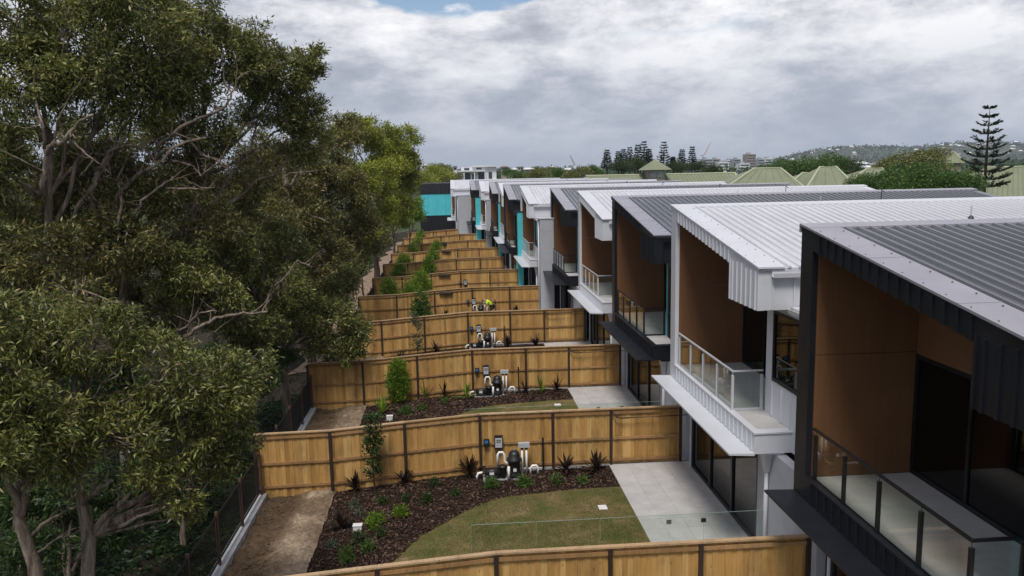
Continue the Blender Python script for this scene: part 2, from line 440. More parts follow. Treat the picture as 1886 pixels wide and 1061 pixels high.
# bark
def bark(name, stops, sc=2.2):
    m, t, b = newmat(name)
    n = noise_fac(t, sc, 9, 0.7, (2.6, 2.6, 0.45), 'Object', 0.8)
    r = cramp(t, n.outputs[0], stops)
    t.links.new(r.outputs[0], b.inputs['Base Color'])
    b.inputs['Roughness'].default_value = 0.9; b.inputs['Specular IOR Level'].default_value = 0.15
    bump(t, b, n.outputs[0], 1.0, 0.08)
bark('paperbark', [(0.28, (0.035, 0.025, 0.018)), (0.42, (0.12, 0.09, 0.066)), (0.55, (0.24, 0.19, 0.15)), (0.72, (0.42, 0.36, 0.30))])
bark('dark_bark', [(0.3, (0.03, 0.022, 0.016)), (0.7, (0.11, 0.085, 0.065))])
# leaves: every leaf an island of its own tone
def leaf(name, stops, trans=0.25, rough=0.5):
    m, t, b = newmat(name)
    ge = nd(t, 'ShaderNodeNewGeometry')
    r = cramp(t, ge.outputs['Random Per Island'], stops)
    n = noise_fac(t, 0.5, 3)
    c3 = cramp(t, n.outputs[0], [(0.3, (0.72, 0.76, 0.72)), (0.7, (1.25, 1.2, 1.15))])
    mx = nd(t, 'ShaderNodeMix', data_type='RGBA', blend_type='MULTIPLY'); mx.inputs[0].default_value = 1.0
    t.links.new(r.outputs[0], mx.inputs[6]); t.links.new(c3.outputs[0], mx.inputs[7])
    t.links.new(mx.outputs[2], b.inputs['Base Color'])
    b.inputs['Roughness'].default_value = rough; b.inputs['Specular IOR Level'].default_value = 0.4
    tl = nd(t, 'ShaderNodeBsdfTranslucent'); t.links.new(mx.outputs[2], tl.inputs[0])
    o = [x for x in t.nodes if x.type == 'OUTPUT_MATERIAL'][0]
    ms_ = nd(t, 'ShaderNodeMixShader'); ms_.inputs[0].default_value = trans
    t.links.new(b.outputs[0], ms_.inputs[1]); t.links.new(tl.outputs[0], ms_.inputs[2]); t.links.new(ms_.outputs[0], o.inputs[0])
leaf('leaf_olive', [(0.0, (0.035, 0.046, 0.012)), (0.3, (0.085, 0.10, 0.022)), (0.62, (0.175, 0.195, 0.045)), (0.86, (0.29, 0.30, 0.085)), (0.96, (0.36, 0.32, 0.13)), (1.0, (0.52, 0.41, 0.27))], 0.26, 0.42)
leaf('leaf_brownish', [(0.0, (0.035, 0.04, 0.012)), (0.3, (0.085, 0.09, 0.022)), (0.65, (0.17, 0.165, 0.045)), (0.9, (0.28, 0.25, 0.085)), (1.0, (0.42, 0.31, 0.18))], 0.26, 0.42)
leaf('leaf_yellowgreen', [(0.0, (0.077, 0.1035, 0.012)), (0.5, (0.242, 0.2875, 0.032)), (1.0, (0.462, 0.4715, 0.08))], 0.35, 0.42)
leaf('leaf_bright', [(0.0, (0.0675, 0.132, 0.0132)), (0.5, (0.1485, 0.258, 0.0242)), (1.0, (0.297, 0.408, 0.044))], 0.45)
leaf('leaf_deep', [(0.0, (0.0157, 0.0386, 0.0104)), (0.6, (0.0393, 0.0771, 0.0166)), (1.0, (0.0842, 0.1212, 0.0259))], 0.3)
leaf('leaf_garden', [(0.0, (0.0375, 0.0938, 0.0165)), (0.6, (0.075, 0.15, 0.0242)), (1.0, (0.15, 0.2125, 0.044))], 0.3)
leaf('leaf_greygreen', [(0.0, (0.07, 0.10, 0.06)), (1.0, (0.14, 0.17, 0.11))], 0.25)
leaf('leaf_cordyline', [(0.0, (0.014, 0.008, 0.007)), (0.7, (0.034, 0.018, 0.014)), (1.0, (0.06, 0.034, 0.02))], 0.15, 0.4)
leaf('leaf_pine', [(0.0, (0.016, 0.032, 0.014)), (1.0, (0.04, 0.06, 0.026))], 0.15)
leaf('leaf_fern', [(0.0, (0.0078, 0.0186, 0.0052)), (0.6, (0.0182, 0.0403, 0.0084)), (1.0, (0.039, 0.0682, 0.0143))], 0.3)  # fern green darkened, undergrowth shade put into the leaf colour
leaf('leaf_grass', [(0.0, (0.07, 0.085, 0.025)), (0.5, (0.13, 0.12, 0.042)), (1.0, (0.26, 0.20, 0.095))], 0.3, 0.8)

# ------------------------------------------------------------------ the site
W = 9.424
FINX = [-0.20, -0.20, -0.20, -0.20, -0.55, -1.76, -2.46, -2.36, -2.85, -3.65, -4.60, -7.20]
NH = len(FINX)
def yk(k): return (k-1)*W

def strip_sheet(name, xs, y0, y1, dz, mat, ny=2, wob=0.0, zf=zg):
    xs = list(xs); ys = np.linspace(y0, y1, ny)
    v = []; q = []
    for y in ys:
        for x in xs:
            v.append((x, y, zf(x)+dz+((wob*1.3*mnoise.noise(Vector((x*2.3, y*2.3, 0)))+wob*0.9*mnoise.noise(Vector((x*7, y*7, 3)))) if wob else 0)))
    n = len(xs)
    for j in range(ny-1):
        for i in range(n-1):
            q.append((j*n+i, j*n+i+1, (j+1)*n+i+1, (j+1)*n+i))
    me = mesh_np(name, v, q, mat, True)
    return link(name, me)
xsb = [-9000, -3000, -800, -200, -80, -40, -20, -15.5, -14.2, -13.9, -13.5, -11.1, -8.8, -6.4, -2.2, 20, 60, 200, 800, 3000, 9000]
g_ = strip_sheet('ground', xsb, -200, 9000, -0.08, 'far_ground', 24)
tag(g_, kind='structure')
g_ = strip_sheet('bush_ground', [-70, -50, -40, -30, -25, -20, -17, -15.5, -14.2, -13.92], -30, 130, 0.0, 'bush_floor', 90, 0.10)
tag(g_, kind='structure')
# sandy track between the trees and the yards
v = []; q = []
tr = [(-14.6, -16.4, 20), (-14.5, -16.9, 30), (-14.4, -17.2, 40), (-14.4, -17.3, 55), (-14.4, -17.0, 70), (-14.4, -16.4, 85), (-14.2, -16.0, 105)]
ys = np.linspace(20, 105, 60)
for y in ys:
    a = np.interp(y, [t_[2] for t_ in tr], [t_[0] for t_ in tr]); c = np.interp(y, [t_[2] for t_ in tr], [t_[1] for t_ in tr])+0.4*math.sin(y*0.9)
    for i in range(7):
        x = lerp(a, c, i/6)
        v.append((x, y, zg(x)+0.07+0.04*(rnd.random()-0.5)))
for j in range(59):
    for i in range(6):
        q.append((j*7+i, j*7+i+1, (j+1)*7+i+1, (j+1)*7+i))
tag(link('track', mesh_np('track', v, q, 'path_sand', True)), kind='structure')

TILE = MB().box(-0.297, 0.297, -0.297, 0.297, -0.02, 0.0).mesh('tile', 'stone_tile')
def lawn_left(v_):
    return float(np.interp(v_, [-9.3, -7.5, -5.7, -4.26, -3.0, -2.3, -2.0, -1.85], [-9.2, -9.2, -8.94, -8.25, -7.07, -6.2, -5.4, -3.5]))
def chips(name, n, xr, yr, inside, size):
    x = nrng.uniform(xr[0], xr[1], n); y = nrng.uniform(yr[0], yr[1], n)
    keep = np.array([inside(a, c) for a, c in zip(x, y)])
    x = x[keep]; y = y[keep]; n = len(x)
    z = np.array([zg(a) for a in x])+0.03+nrng.uniform(0, 0.035, n)
    ang = nrng.uniform(0, math.pi, n); l = size*nrng.uniform(0.5, 1.5, n); w_ = l*nrng.uniform(0.25, 0.5, n)
    tz = nrng.normal(0, 0.35, (n, 2))
    d = np.stack([np.cos(ang), np.sin(ang), tz[:, 0]], 1)*l[:, None]/2
    e = np.stack([-np.sin(ang), np.cos(ang), tz[:, 1]], 1)*w_[:, None]/2
    c = np.stack([x, y, z], 1)
    up = np.zeros((n, 3)); up[:, 2] = 0.012
    V = np.stack([c-d-e, c+d-e, c+d+e, c-d+e, c-d*0.8-e*0.6+up, c+d*0.8-e*0.6+up, c+d*0.8+e*0.6+up, c-d*0.8+e*0.6+up], 1).reshape(-1, 3)
    b0 = np.arange(n)[:, None]*8
    Q = np.concatenate([b0+np.array(f)[None] for f in ((4, 5, 6, 7), (0, 1, 5, 4), (1, 2, 6, 5), (2, 3, 7, 6), (3, 0, 4, 7))], 0)
    o = link(name, mesh_np(name, V, Q, 'bark_chip'))
    return tag(o, kind='stuff')
def grass_blades(name, n, xr, yr, inside, h, dz=0.03, mat='leaf_grass'):
    x = nrng.uniform(xr[0], xr[1], n); y = nrng.uniform(yr[0], yr[1], n)
    keep = np.array([inside(a, c) for a, c in zip(x, y)])
    x = x[keep]; y = y[keep]; n = len(x)
    z = np.array([zg(a) for a in x])+dz
    ang = nrng.uniform(0, 2*math.pi, n); hh = h*nrng.uniform(0.5, 1.4, n)
    dx_ = np.cos(ang)*0.008; dy_ = np.sin(ang)*0.008
    le = nrng.normal(0, 0.5, (n, 2))*hh[:, None]
    c = np.stack([x, y, z], 1); s_ = np.stack([dx_, dy_, 0*x], 1)
    tip = c+np.stack([le[:, 0], le[:, 1], hh], 1)
    V = np.stack([c-s_, c+s_, tip], 1).reshape(-1, 3)
    Q = np.arange(3*n).reshape(-1, 3)
    return tag(link(name, mesh_np(name, V, Q, mat)), kind='stuff')

for k in range(0, NH):
    y1 = yk(k)-0.05; y0 = yk(k-1)+0.05
    sx = FINX[k]+0.2
    ny = 24 if k in (1, 2, 3) else 6
    # bed, soil
    bed = strip_sheet('garden_bed', np.linspace(-11.05, sx-2.2, 18), y0, y1, 0.012, 'mulch_base', ny, 0.03 if k < 4 else 0)
    tag(bed, kind='structure')
    so = strip_sheet('soil_strip', np.linspace(-13.2, -11.05, 34), y0, y1, 0.03, 'sandy_soil', 140 if k in (1, 2) else 6, 0.08 if k in (1, 2) else 0.0, zf=lambda x: zg(x)+0.10*float(np.interp(x, [-13.2, -12.35, -12.2, -12.0, -11.6, -11.5, -11.4, -11.2, -11.05], [0, -0.2, 0.0, 0.9, 0.8, 0.35, 0.8, 0.8, 0.1])))
    tag(so, kind='structure')
    # lawn
    v = []; q = []; nv, nx = 30, 14
    for j in range(nv):
        vv = lerp(-9.3, -1.86, j/(nv-1))
        xl = lawn_left(vv)
        for i in range(nx):
            x = lerp(xl, sx-2.2, i/(nx-1))
            v.append((x, yk(k)+vv, zg(x)+0.045+(0.012*(rnd.random()-0.5) if k < 3 else 0)))
    for j in range(nv-1):
        for i in range(nx-1):
            q.append((j*nx+i, j*nx+i+1, (j+1)*nx+i+1, (j+1)*nx+i))
    tag(link('lawn', mesh_np('lawn', v, q, 'lawn', True)), kind='structure')
    # patio
    pm = MB().box(sx-2.22, sx+0.75, y0, y1, -0.30, -0.008)
    po = pm.build('patio', 'grout'); tag(po, kind='structure')
    if k in (1, 2):
        nyt = int((y1-y0)/0.6)
        for i in range(5):
            for j in range(nyt):
                x = sx-2.22+0.3+i*0.6; y = y1-0.3-j*0.6
                if x+0.3 > sx+0.8: continue
                link('tile', TILE, po, (x, y, 0.0))
    else:
        MB().box(sx-2.22, sx+0.75, y0+0.004, y1-0.004, -0.02, 0.0).build('paving', 'stone_tile', po)
    # concrete edge on the low side
    kb = MB()
    kb.prism_y(y0, y1, [(-13.5, -1.4), (-13.2, -1.4), (-13.2, -0.43), (-13.5, -0.43)])
    ko = kb.build('concrete_kerb', 'kerb_concrete', None, loc=(-13.35, (y0+y1)/2, -1.4))
    names = ['nearest yard', 'yard with the curved lawn', 'yard with the palms and dense shrub', 'yard with the thin tree']
    tag(ko, 'low concrete kerb beside the bare soil of the %s' % (names[k] if k < 4 else 'small far yards'), 'kerb', 'concrete kerbs below the bar fence')

def in_bed(k):
    def f(x, y):
        vv = y-yk(k)
        return not (vv < -1.86 and x > lawn_left(vv)+0.02)
    return f
chips('bark_mulch', 24000, (-11.0, -2.25), (yk(1)-9.0, yk(1)-0.12), in_bed(1), 0.07)
chips('bark_mulch', 12000, (-11.0, -2.25), (yk(2)-6.0, yk(2)-0.12), in_bed(2), 0.095)
grass_blades('lawn_grass', 110000, (-9.2, -2.25), (yk(1)-9.2, yk(1)-1.86), lambda x, y: (y-yk(1)) < -1.88 and x > lawn_left(y-yk(1))-0.05+0.1*math.sin(x*9+y*7), 0.04)
grass_blades('lawn_grass', 25000, (-9.2, -2.25), (yk(2)-6.2, yk(2)-1.86), lambda x, y: (y-yk(2)) < -1.88 and x > lawn_left(y-yk(2))+0.03, 0.035)
# clods, ruts and sprouting weeds of the bare strip
def clods(name, n, y0, y1):
    mb = MB()
    for _ in range(n):
        x = rnd.uniform(-13.1, -11.1); y = rnd.uniform(y0, y1)
        if rnd.random() < 0.55: x = -12.15+rnd.gauss(0, 0.12)+0.15*math.sin(y*1.3)
        r = rnd.uniform(0.015, 0.06); z = zg(x)+0.03
        pts = [(x+r*math.cos(a)*rnd.uniform(0.7, 1.3), y+r*math.sin(a)*rnd.uniform(0.7, 1.3), z-0.01) for a in (0, 1.26, 2.5, 3.8, 5.0)]
        mb.add(pts+[(x, y, z+r*rnd.uniform(0.4, 0.9))], [(0, 1, 5), (1, 2, 5), (2, 3, 5), (3, 4, 5), (4, 0, 5)])
    return tag(mb.build(name, 'sandy_soil'), kind='stuff')
clods('soil_clods', 3200, yk(0)+0.1, yk(1)-0.1)
clods('soil_clods', 500, yk(1)+0.1, yk(2)-0.1)
grass_blades('soil_weeds', 900, (-13.1, -11.1), (yk(0), yk(2)), lambda x, y: math.sin(x*5.1)+math.sin(y*2.3+x) > 0.9, 0.12, 0.03, 'leaf_fern')

# ------------------------------------------------------------------ townhouses
SL = (8.37-7.26)/7.25
def zr(v_): return 8.37+SL*v_
BATTEN = {}
RIB = {}
def bx(parent, name, mat, u0, u1, v0, v1, z0, z1):
    o = ORG[parent]
    return MB().box(o[0]+u0, o[0]+u1, o[1]+v0, o[1]+v1, z0, z1).build(name, mat, parent)
HL = ['nearest charcoal townhouse filling the right edge, with a deep brown balcony',
      'nearest white townhouse, beside the yard with the curved lawn',
      'second charcoal townhouse, between the two nearest white ones',
      'second white townhouse, third roof behind the nearest charcoal one',
      'third charcoal townhouse, just right of the tall grey end wall with rain head',
      'white townhouse with a grey side wall, right of the nearer teal wall strip',
      'charcoal townhouse with a narrow teal side wall, halfway along the row',
      'narrow sliver of white townhouse behind the halfway charcoal one',
      'small charcoal townhouse behind the sliver of a white one',
      'small white townhouse with a balcony beside the far teal strip',
      'farthest charcoal townhouse of the row, beside the wide grey wall',
      'farthest white townhouse with the wide grey side wall, by the teal end building']
def house(k):
    dark = (k % 2 == 0)
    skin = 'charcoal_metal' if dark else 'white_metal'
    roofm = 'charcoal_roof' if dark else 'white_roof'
    flash = 'charcoal_flashing_sheen' if dark else 'white_flashing'
    frame = 'black_frame' if dark else 'grey_frame'
    accent = 'teal_panel' if dark else ('white_metal' if k < 5 else 'grey_render')
    X, Y = FINX[k], yk(k)
    detail = k <= 3
    D = 16.2
    h = empty('townhouse', (X, Y, 0), HL[k], 'townhouse', 'townhouses in the row')
    S = 0.9 if k < 5 else 0.5
    def B(name, mat, u0, u1, v0, v1, z0, z1, par=None):
        return MB().box(X+u0, X+u1, Y+v0, Y+v1, z0, z1).build(name, mat, par or h)
    # party wall and its end fin
    MB().box(X+0.75, X+D-0.1, Y-0.5, Y-0.004, 0.0, 2.60).build('lower_party_wall', skin, h)
    MB().prism_x(X+0.12, X+D-0.1, [(Y-0.5, 2.601), (Y-0.004, 2.601), (Y-0.004, zr(0)-0.09), (Y-0.5, zr(-0.5)-0.09)]).build('party_wall', skin, h)
    MB().prism_x(X, X+0.12, [(Y-0.502, 2.62), (Y-0.002, 2.62), (Y-0.002, zr(0)-0.03), (Y-0.502, zr(-0.5)-0.03)]).build('fin', skin, h)
    # brown lining, two sheets with an open joint
    br = MB().box(X+0.121, X+2.16, Y-0.53, Y-0.501, 3.38, 5.86).build('brown_lining', 'brown_lining', h)
    MB().prism_y(Y-0.53, Y-0.501, [(X+0.121, 5.872), (X+2.16, 5.872), (X+2.16, 7.86), (X+0.121, 7.86)]).build('brown_panel', 'brown_lining', h)
    bl = MB().prism_x(X+2.17, X+2.30, [(Y-0.531, 5.82), (Y-5.7, 5.82), (Y-5.7, zr(-5.7)-0.42), (Y-0.531, zr(-0.53)-0.42)]).build('bulkhead', 'brown_lining', h)
    # raking soffit
    MB().prism_x(X+0.16, X+2.32, [(Y-0.505, zr(-0.5)-0.40), (Y-7.2, zr(-7.2)-0.40), (Y-7.2, zr(-7.2)-0.36), (Y-0.505, zr(-0.5)-0.36)]).build('soffit', 'brown_lining', h)
    # roof
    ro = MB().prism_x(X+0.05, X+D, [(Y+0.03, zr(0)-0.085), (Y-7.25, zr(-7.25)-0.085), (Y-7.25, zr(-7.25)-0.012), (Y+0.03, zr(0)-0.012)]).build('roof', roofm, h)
    fl = MB()
    fl.prism_x(X-0.03, X+0.60, [(Y-0.36, zr(-0.36)-0.01), (Y-7.30, zr(-7.30)-0.01), (Y-7.30, zr(-7.30)+0.03), (Y-0.36, zr(-0.36)+0.03)])
    fl.prism_x(X-0.032, X+D+0.03, [(Y+0.05, zr(0)-0.14), (Y+0.05, zr(0)+0.034), (Y-0.36, zr(-0.36)+0.034), (Y-0.36, zr(-0.36)-0.009), (Y+0.02, zr(0)-0.009), (Y+0.02, zr(0)-0.14)])
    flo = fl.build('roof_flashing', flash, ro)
    if k < 3:
        for vv in (-2.6, -5.0):
            jt = MB(); jt.prism_x(X-0.031, X+0.603, [(Y+vv, zr(vv)+0.030), (Y+vv-0.02, zr(vv-0.02)+0.030), (Y+vv-0.02, zr(vv-0.02)+0.036), (Y+vv, zr(vv)+0.036)])
            jt.build('flashing_joint', flash, ro)
        sc_ = MB()
        for i in range(12):
            vv = -0.7-i*0.56
            sc_.lathe((X+0.5, Y+vv, zr(vv)+0.028), [(0.016, 0), (0.016, 0.008), (0.008, 0.016)], 6)
            sc_.lathe((X+0.05, Y+vv, zr(vv)+0.028), [(0.012, 0), (0.012, 0.008), (0.006, 0.012)], 6)
        tag(sc_.build('flashing_screws', 'post_steel', ro), kind='stuff')
    if 'rib' not in RIB:
        for nm in ('charcoal_roof', 'white_roof'):
            v0, v1 = -0.362, -7.27
            mb = MB()
            a = [(-0.045, 0), (0.045, 0), (0.026, 0.048), (-0.026, 0.048)]
            mb.add([(u, v0, SL*v0+z-0.014) for u, z in a]+[(u, v1, SL*v1+z-0.014) for u, z in a], [(0, 1, 2, 3), (7, 6, 5, 4), (0, 4, 5, 1), (1, 5, 6, 2), (2, 6, 7, 3), (3, 7, 4, 0)])
            RIB[nm] = mb
            RIB[nm+'m'] = mb.mesh('rib', nm)
        RIB['rib'] = 1
    nr = int((D-0.75)/0.25)
    if detail:
        for i in range(nr):
            link('rib', RIB[roofm+'m'], ro, (X+0.72+i*0.25, Y, 8.37))
    else:
        mb = MB()
        for i in range(nr):
            mb.add([(X+0.72+i*0.25+a, Y+b_, 8.37+c) for a, b_, c in RIB[roofm].v], RIB[roofm].f)
        tag(mb.build('roof_ribs', roofm, ro), kind='stuff')
    # vents and masts on the roof
    for uu, vv, kind in ((7.9, -2.9, 'v'), (10.6, -2.6, 'm')):
        mb = MB()
        zz = zr(vv)
        if kind == 'v':
            mb.lathe((X+uu, Y+vv, zz-0.02), [(0.10, 0), (0.09, 0.04), (0.05, 0.10), (0.03, 0.12)], 10).build('vent_collar', 'black_plastic', ro)
            MB().lathe((X+uu, Y+vv, zz+0.1), [(0.022, 0), (0.022, 0.28)], 8).build('vent_pipe', 'grey_plastic', ro)
        else:
            mb.tube([(X+uu, Y+vv, zz), (X+uu, Y+vv, zz+0.5)], 0.018, 6).tube([(X+uu, Y+vv, zz+0.5), (X+uu+0.14, Y+vv, zz+0.42)], 0.014, 6).box(X+uu-0.07, X+uu+0.07, Y+vv-0.07, Y+vv+0.07, zz-0.02, zz+0.035)
            mb.build('cable_mast', 'black_plastic', ro)
    # barge board with standing battens, drop at the low end
    vd = -5.40
    bg = MB().prism_x(X, X+0.15, [(Y-0.503, zr(-0.503)-0.012), (Y-0.503, zr(-0.503)-0.38), (Y+vd, zr(vd)-0.38), (Y+vd, 6.27), (Y-7.22, 6.27), (Y-7.22, zr(-7.22)-0.012)]).build('barge_board', skin, h)
    bx(h, 'drop_box', skin, 0.151, 2.1, -7.219, -5.75, 6.275, zr(-7.22)-0.1)
    B('upper_side_wall', skin, 0.152, D-0.15, -7.218, -7.08, 6.36, zr(-7.22)-0.1)
    def batten(uvz, hgt, axis, par):
        key = (round(hgt, 2), axis, skin)
        if key not in BATTEN:
            BATTEN[key] = (MB().box(-0.034, 0.001, -0.018, 0.018, 0, hgt) if axis == 'u' else MB().box(-0.018, 0.018, -0.034, 0.001, 0, hgt)).mesh('batten', skin)
        link('batten', BATTEN[key], par, (X+uvz[0], Y+uvz[1], uvz[2]))
    joined = MB()
    def bt(u, v_, z0, hgt, axis, par):
        if detail: batten((u, v_, z0), hgt, axis, par)
        else:
            if axis == 'u': joined.box(X+u-0.034, X+u+0.001, Y+v_-0.018, Y+v_+0.018, z0, z0+hgt)
            else: joined.box(X+u-0.018, X+u+0.018, Y+v_-0.034, Y+v_+0.001, z0, z0+hgt)
    vv = -0.80
    while vv > -7.1:
        if vv > vd+0.05: bt(0, vv, zr(vv)-0.38, 0.33, 'u', bg)
        else: bt(0, vv, 6.27, 0.98 if vv > -6.2 else 0.90, 'u', bg)
        vv -= 0.30
    bt(0, vd-0.02, 6.27, 1.0, 'u', bg)
    for uu in (0.35, 0.85, 1.35, 1.85): bt(uu, -7.22, 6.29, 0.70, 'v', bg)
    # gutter on the low edge
    gu = MB()
    gu.prism_x(X+0.30, X+D, [(Y-7.26, 7.17), (Y-7.26, 7.05), (Y-7.38, 7.04), (Y-7.40, 7.14), (Y-7.38, 7.14), (Y-7.37, 7.06), (Y-7.28, 7.07), (Y-7.28, 7.17)])
    gu.build('gutter', skin if dark else 'white_flashing', h)
    # balcony slab
    sl = B('balcony_slab', skin, 0, 2.17, -7.25, -0.505, 2.87, 3.352)
    B('balcony_floor', 'stone_tile', 0.16, 2.168, -7.0, -0.535, 3.3525, 3.372, sl)
    B('ledge_flashing', flash if not dark else skin, -0.02, 0.155, -7.28, -0.504, 3.3535, 3.392, sl)
    B('end_flashing', flash if not dark else skin, 0.157, 2.1, -7.28, -7.002, 3.3535, 3.388, sl)
    vv = -0.8
    while vv > -7.2:
        bt(0, vv, 2.93, 0.40, 'u', sl)
        vv -= 0.30
    # canopy blade
    cp = MB().prism_y(Y-7.30, Y-0.0, [(X-0.62, 2.885), (X-0.004, 2.845), (X-0.004, 2.905), (X-0.62, 2.93)]).build('canopy', 'charcoal_metal' if dark else 'white_metal', h)
    # balustrade
    ba = MB().box(X+0.075, X+0.125, Y-5.47, Y-0.62, 4.385, 4.425).box(X+0.126, X+S-0.01, Y-5.475, Y-5.425, 4.385, 4.425).build('handrail', frame, h)
    pv = [-0.72, -1.88, -3.06, -4.26, -5.45]
    for i, p in enumerate(pv):
        po = MB().box(X+0.07, X+0.13, Y+p-0.03, Y+p+0.03, 3.39, 4.30).build('baluster_post', frame, h)
        MB().tube([(X+0.10, Y+p, 4.30), (X+0.10, Y+p, 4.385)], 0.009, 5).build('stub', 'chrome' if dark else frame, po)
        if i < 4:
            MB().box(X+0.094, X+0.106, Y+pv[i+1]+0.035, Y+p-0.035, 3.43, 4.36).build('glass_panel', 'clear_glass', h)
    B('baluster_post', frame, S-0.07, S-0.012, -5.48, -5.42, 3.375, 4.30)
    B('glass_panel', 'clear_glass', 0.14, S-0.08, -5.456, -5.444, 3.44, 4.36)
    B('bottom_rail', frame, 0.14, S-0.08, -5.47, -5.43, 3.378, 3.43)
    # glazed back wall of the balcony
    dr = MB()
    for a, c in ((-5.69, -5.62), (-3.98, -3.91), (-2.28, -2.21), (-0.60, -0.533)): dr.box(X+2.17, X+2.25, Y+a, Y+c, 3.375, 5.81)
    dr.box(X+2.171, X+2.249, Y-5.62, Y-0.60, 5.73, 5.809).box(X+2.171, X+2.249, Y-5.62, Y-0.60, 3.376, 3.46)
    dro = dr.build('sliding_door', 'black_frame', h)
    for a, c in ((-5.62, -3.98), (-3.91, -2.28), (-2.21, -0.60)): B('pane', 'tinted_glass', 2.20, 2.212, a, c, 3.46, 5.73, dro)
    B('door_handle', 'chrome', 2.145, 2.168, -3.96, -3.93, 4.2, 4.6, dro)
    # rooms behind the glass
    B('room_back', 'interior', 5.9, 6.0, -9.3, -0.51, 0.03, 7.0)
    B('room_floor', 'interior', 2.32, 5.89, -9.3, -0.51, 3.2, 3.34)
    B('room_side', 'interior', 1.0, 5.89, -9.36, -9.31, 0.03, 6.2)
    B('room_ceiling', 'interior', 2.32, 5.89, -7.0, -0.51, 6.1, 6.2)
    # set-back room beside the balcony
    rs = MB().box(X+S, X+S+0.14, Y-5.75, Y-5.60, 3.374, 6.27).box(X+S+0.141, X+2.169, Y-5.75, Y-5.60, 3.374, 6.27)
    rs.build('return_wall', accent, h)
    fw_ = MB()
    fw_.box(X+S, X+S+0.14, Y-9.40, Y-5.751, 2.87, 4.30)
    fw_.box(X+S, X+S+0.14, Y-9.40, Y-5.751, 6.06, 6.27)
    fw_.box(X+S, X+S+0.14, Y-6.02, Y-5.751, 4.301, 6.059)
    fw_.box(X+S, X+S+0.14, Y-9.40, Y-9.0, 4.301, 6.059)
    fwo = fw_.build('front_wall', accent if accent != 'teal_panel' else skin, h)
    for vv in (-6.05, -6.6, -7.15, -7.7, -8.25, -8.8):
        bt(S, vv, 3.40, 0.86, 'u', fwo)
    wn = MB()
    for a, c in ((-9.0, -8.93), (-7.54, -7.47), (-6.09, -6.02)): wn.box(X+S-0.02, X+S+0.06, Y+a, Y+c, 4.301, 6.059)
    wn.box(X+S-0.019, X+S+0.059, Y-8.93, Y-6.09, 5.99, 6.058).box(X+S-0.019, X+S+0.059, Y-8.93, Y-6.09, 4.302, 4.38)
    wno = wn.build('window', 'black_frame', h)
    for a, c in ((-8.93, -7.54), (-7.47, -6.09)): B('pane', 'tinted_glass', S+0.02, S+0.03, a, c, 4.38, 5.99, wno)
    lr = B('lower_roof', roofm, S-0.12, D-0.2, -9.40, -7.26, 6.275, 6.34)
    MB().prism_y(Y-9.38, Y-7.42, [(X+S-0.13, 6.34), (X+S-0.13, 6.24), (X+S-0.26, 6.23), (X+S-0.28, 6.33), (X+S-0.26, 6.33), (X+S-0.25, 6.25), (X+S-0.15, 6.26), (X+S-0.15, 6.34)]).build('lower_gutter', skin if dark else 'white_flashing', h)
    # ground floor
    gf = MB()
    for a, c in ((-6.10, -6.0), (-4.28, -4.16), (-2.44, -2.32), (-0.68, -0.56)): gf.box(X+0.56, X+0.68, Y+a, Y+c, 0.005, 2.80)
    gf.box(X+0.561, X+0.679, Y-6.0, Y-0.68, 2.70, 2.799).box(X+0.561, X+0.679, Y-6.0, Y-0.68, 0.006, 0.10)
    gfo = gf.build('glass_wall', 'black_frame', h)
    for a, c in ((-6.0, -4.28), (-4.16, -2.44), (-2.32, -0.68)): B('pane', 'tinted_glass', 0.61, 0.622, a, c, 0.10, 2.70, gfo)
    B('lintel', skin, 0.3, 0.75, -7.2, -0.51, 2.805, 2.868)
    B('lower_wall', accent if k >= 5 else 'grey_render', 0.56, 0.80, -9.40, -6.102, 0.0, 2.80)
    B('end_post', 'white_metal', 0.50, 0.545, -0.62, -0.57, 0.0, 2.80)
    if k in (0, 1, 2, 3, 5):
        rh = MB().add([(X+0.38, Y-7.0, 2.66), (X+0.55, Y-7.0, 2.66), (X+0.55, Y-6.62, 2.66), (X+0.38, Y-6.62, 2.66),
                       (X+0.34, Y-7.06, 2.84), (X+0.555, Y-7.06, 2.84), (X+0.555, Y-6.56, 2.84), (X+0.34, Y-6.56, 2.84)],
                      [(3, 2, 1, 0), (4, 5, 6, 7), (0, 1, 5, 4), (1, 2, 6, 5), (2, 3, 7, 6), (3, 0, 4, 7)])
        rh.add([(X+0.44, Y-6.87, 2.25), (X+0.54, Y-6.87, 2.25), (X+0.54, Y-6.75, 2.25), (X+0.44, Y-6.75, 2.25),
                (X+0.381, Y-6.99, 2.659), (X+0.549, Y-6.99, 2.659), (X+0.549, Y-6.63, 2.659), (X+0.381, Y-6.63, 2.659)],
               [(3, 2, 1, 0), (0, 1, 5, 4), (1, 2, 6, 5), (2, 3, 7, 6), (3, 0, 4, 7)])
        dp = rh.build('rain_head', 'white_metal', h)
        MB().tube([(X+0.49, Y-6.81, 2.26), (X+0.49, Y-6.81, 0.02)], 0.05, 10).build('downpipe', 'white_metal', dp, True)
    # exposed end wall where the row steps
    step = (FINX[k-1]-X) if k > 0 else 0
    if k >= 5 and step > 0.2:
        u0 = 0.42 if k < 11 else 0.9
        ew = B('end_wall', accent, u0, step+0.125, -9.98, -9.405, 0.0, 6.36)
        B('end_cap', skin, u0-0.12, step+0.16, -10.02, -9.38, 6.363, 6.44, ew)
        if not dark:
            B('wall_joint', 'far_grey', u0+0.002, step+0.12, -9.984, -9.9805, 5.55, 5.565, ew)
            MB().tube([(X+u0-0.07, Y-9.7, 6.2), (X+u0-0.07, Y-9.7, 0.05)], 0.05, 8).build('downpipe', 'white_metal', ew, True)
    if joined.v:
        tag(joined.build('battens', skin, h), kind='stuff')
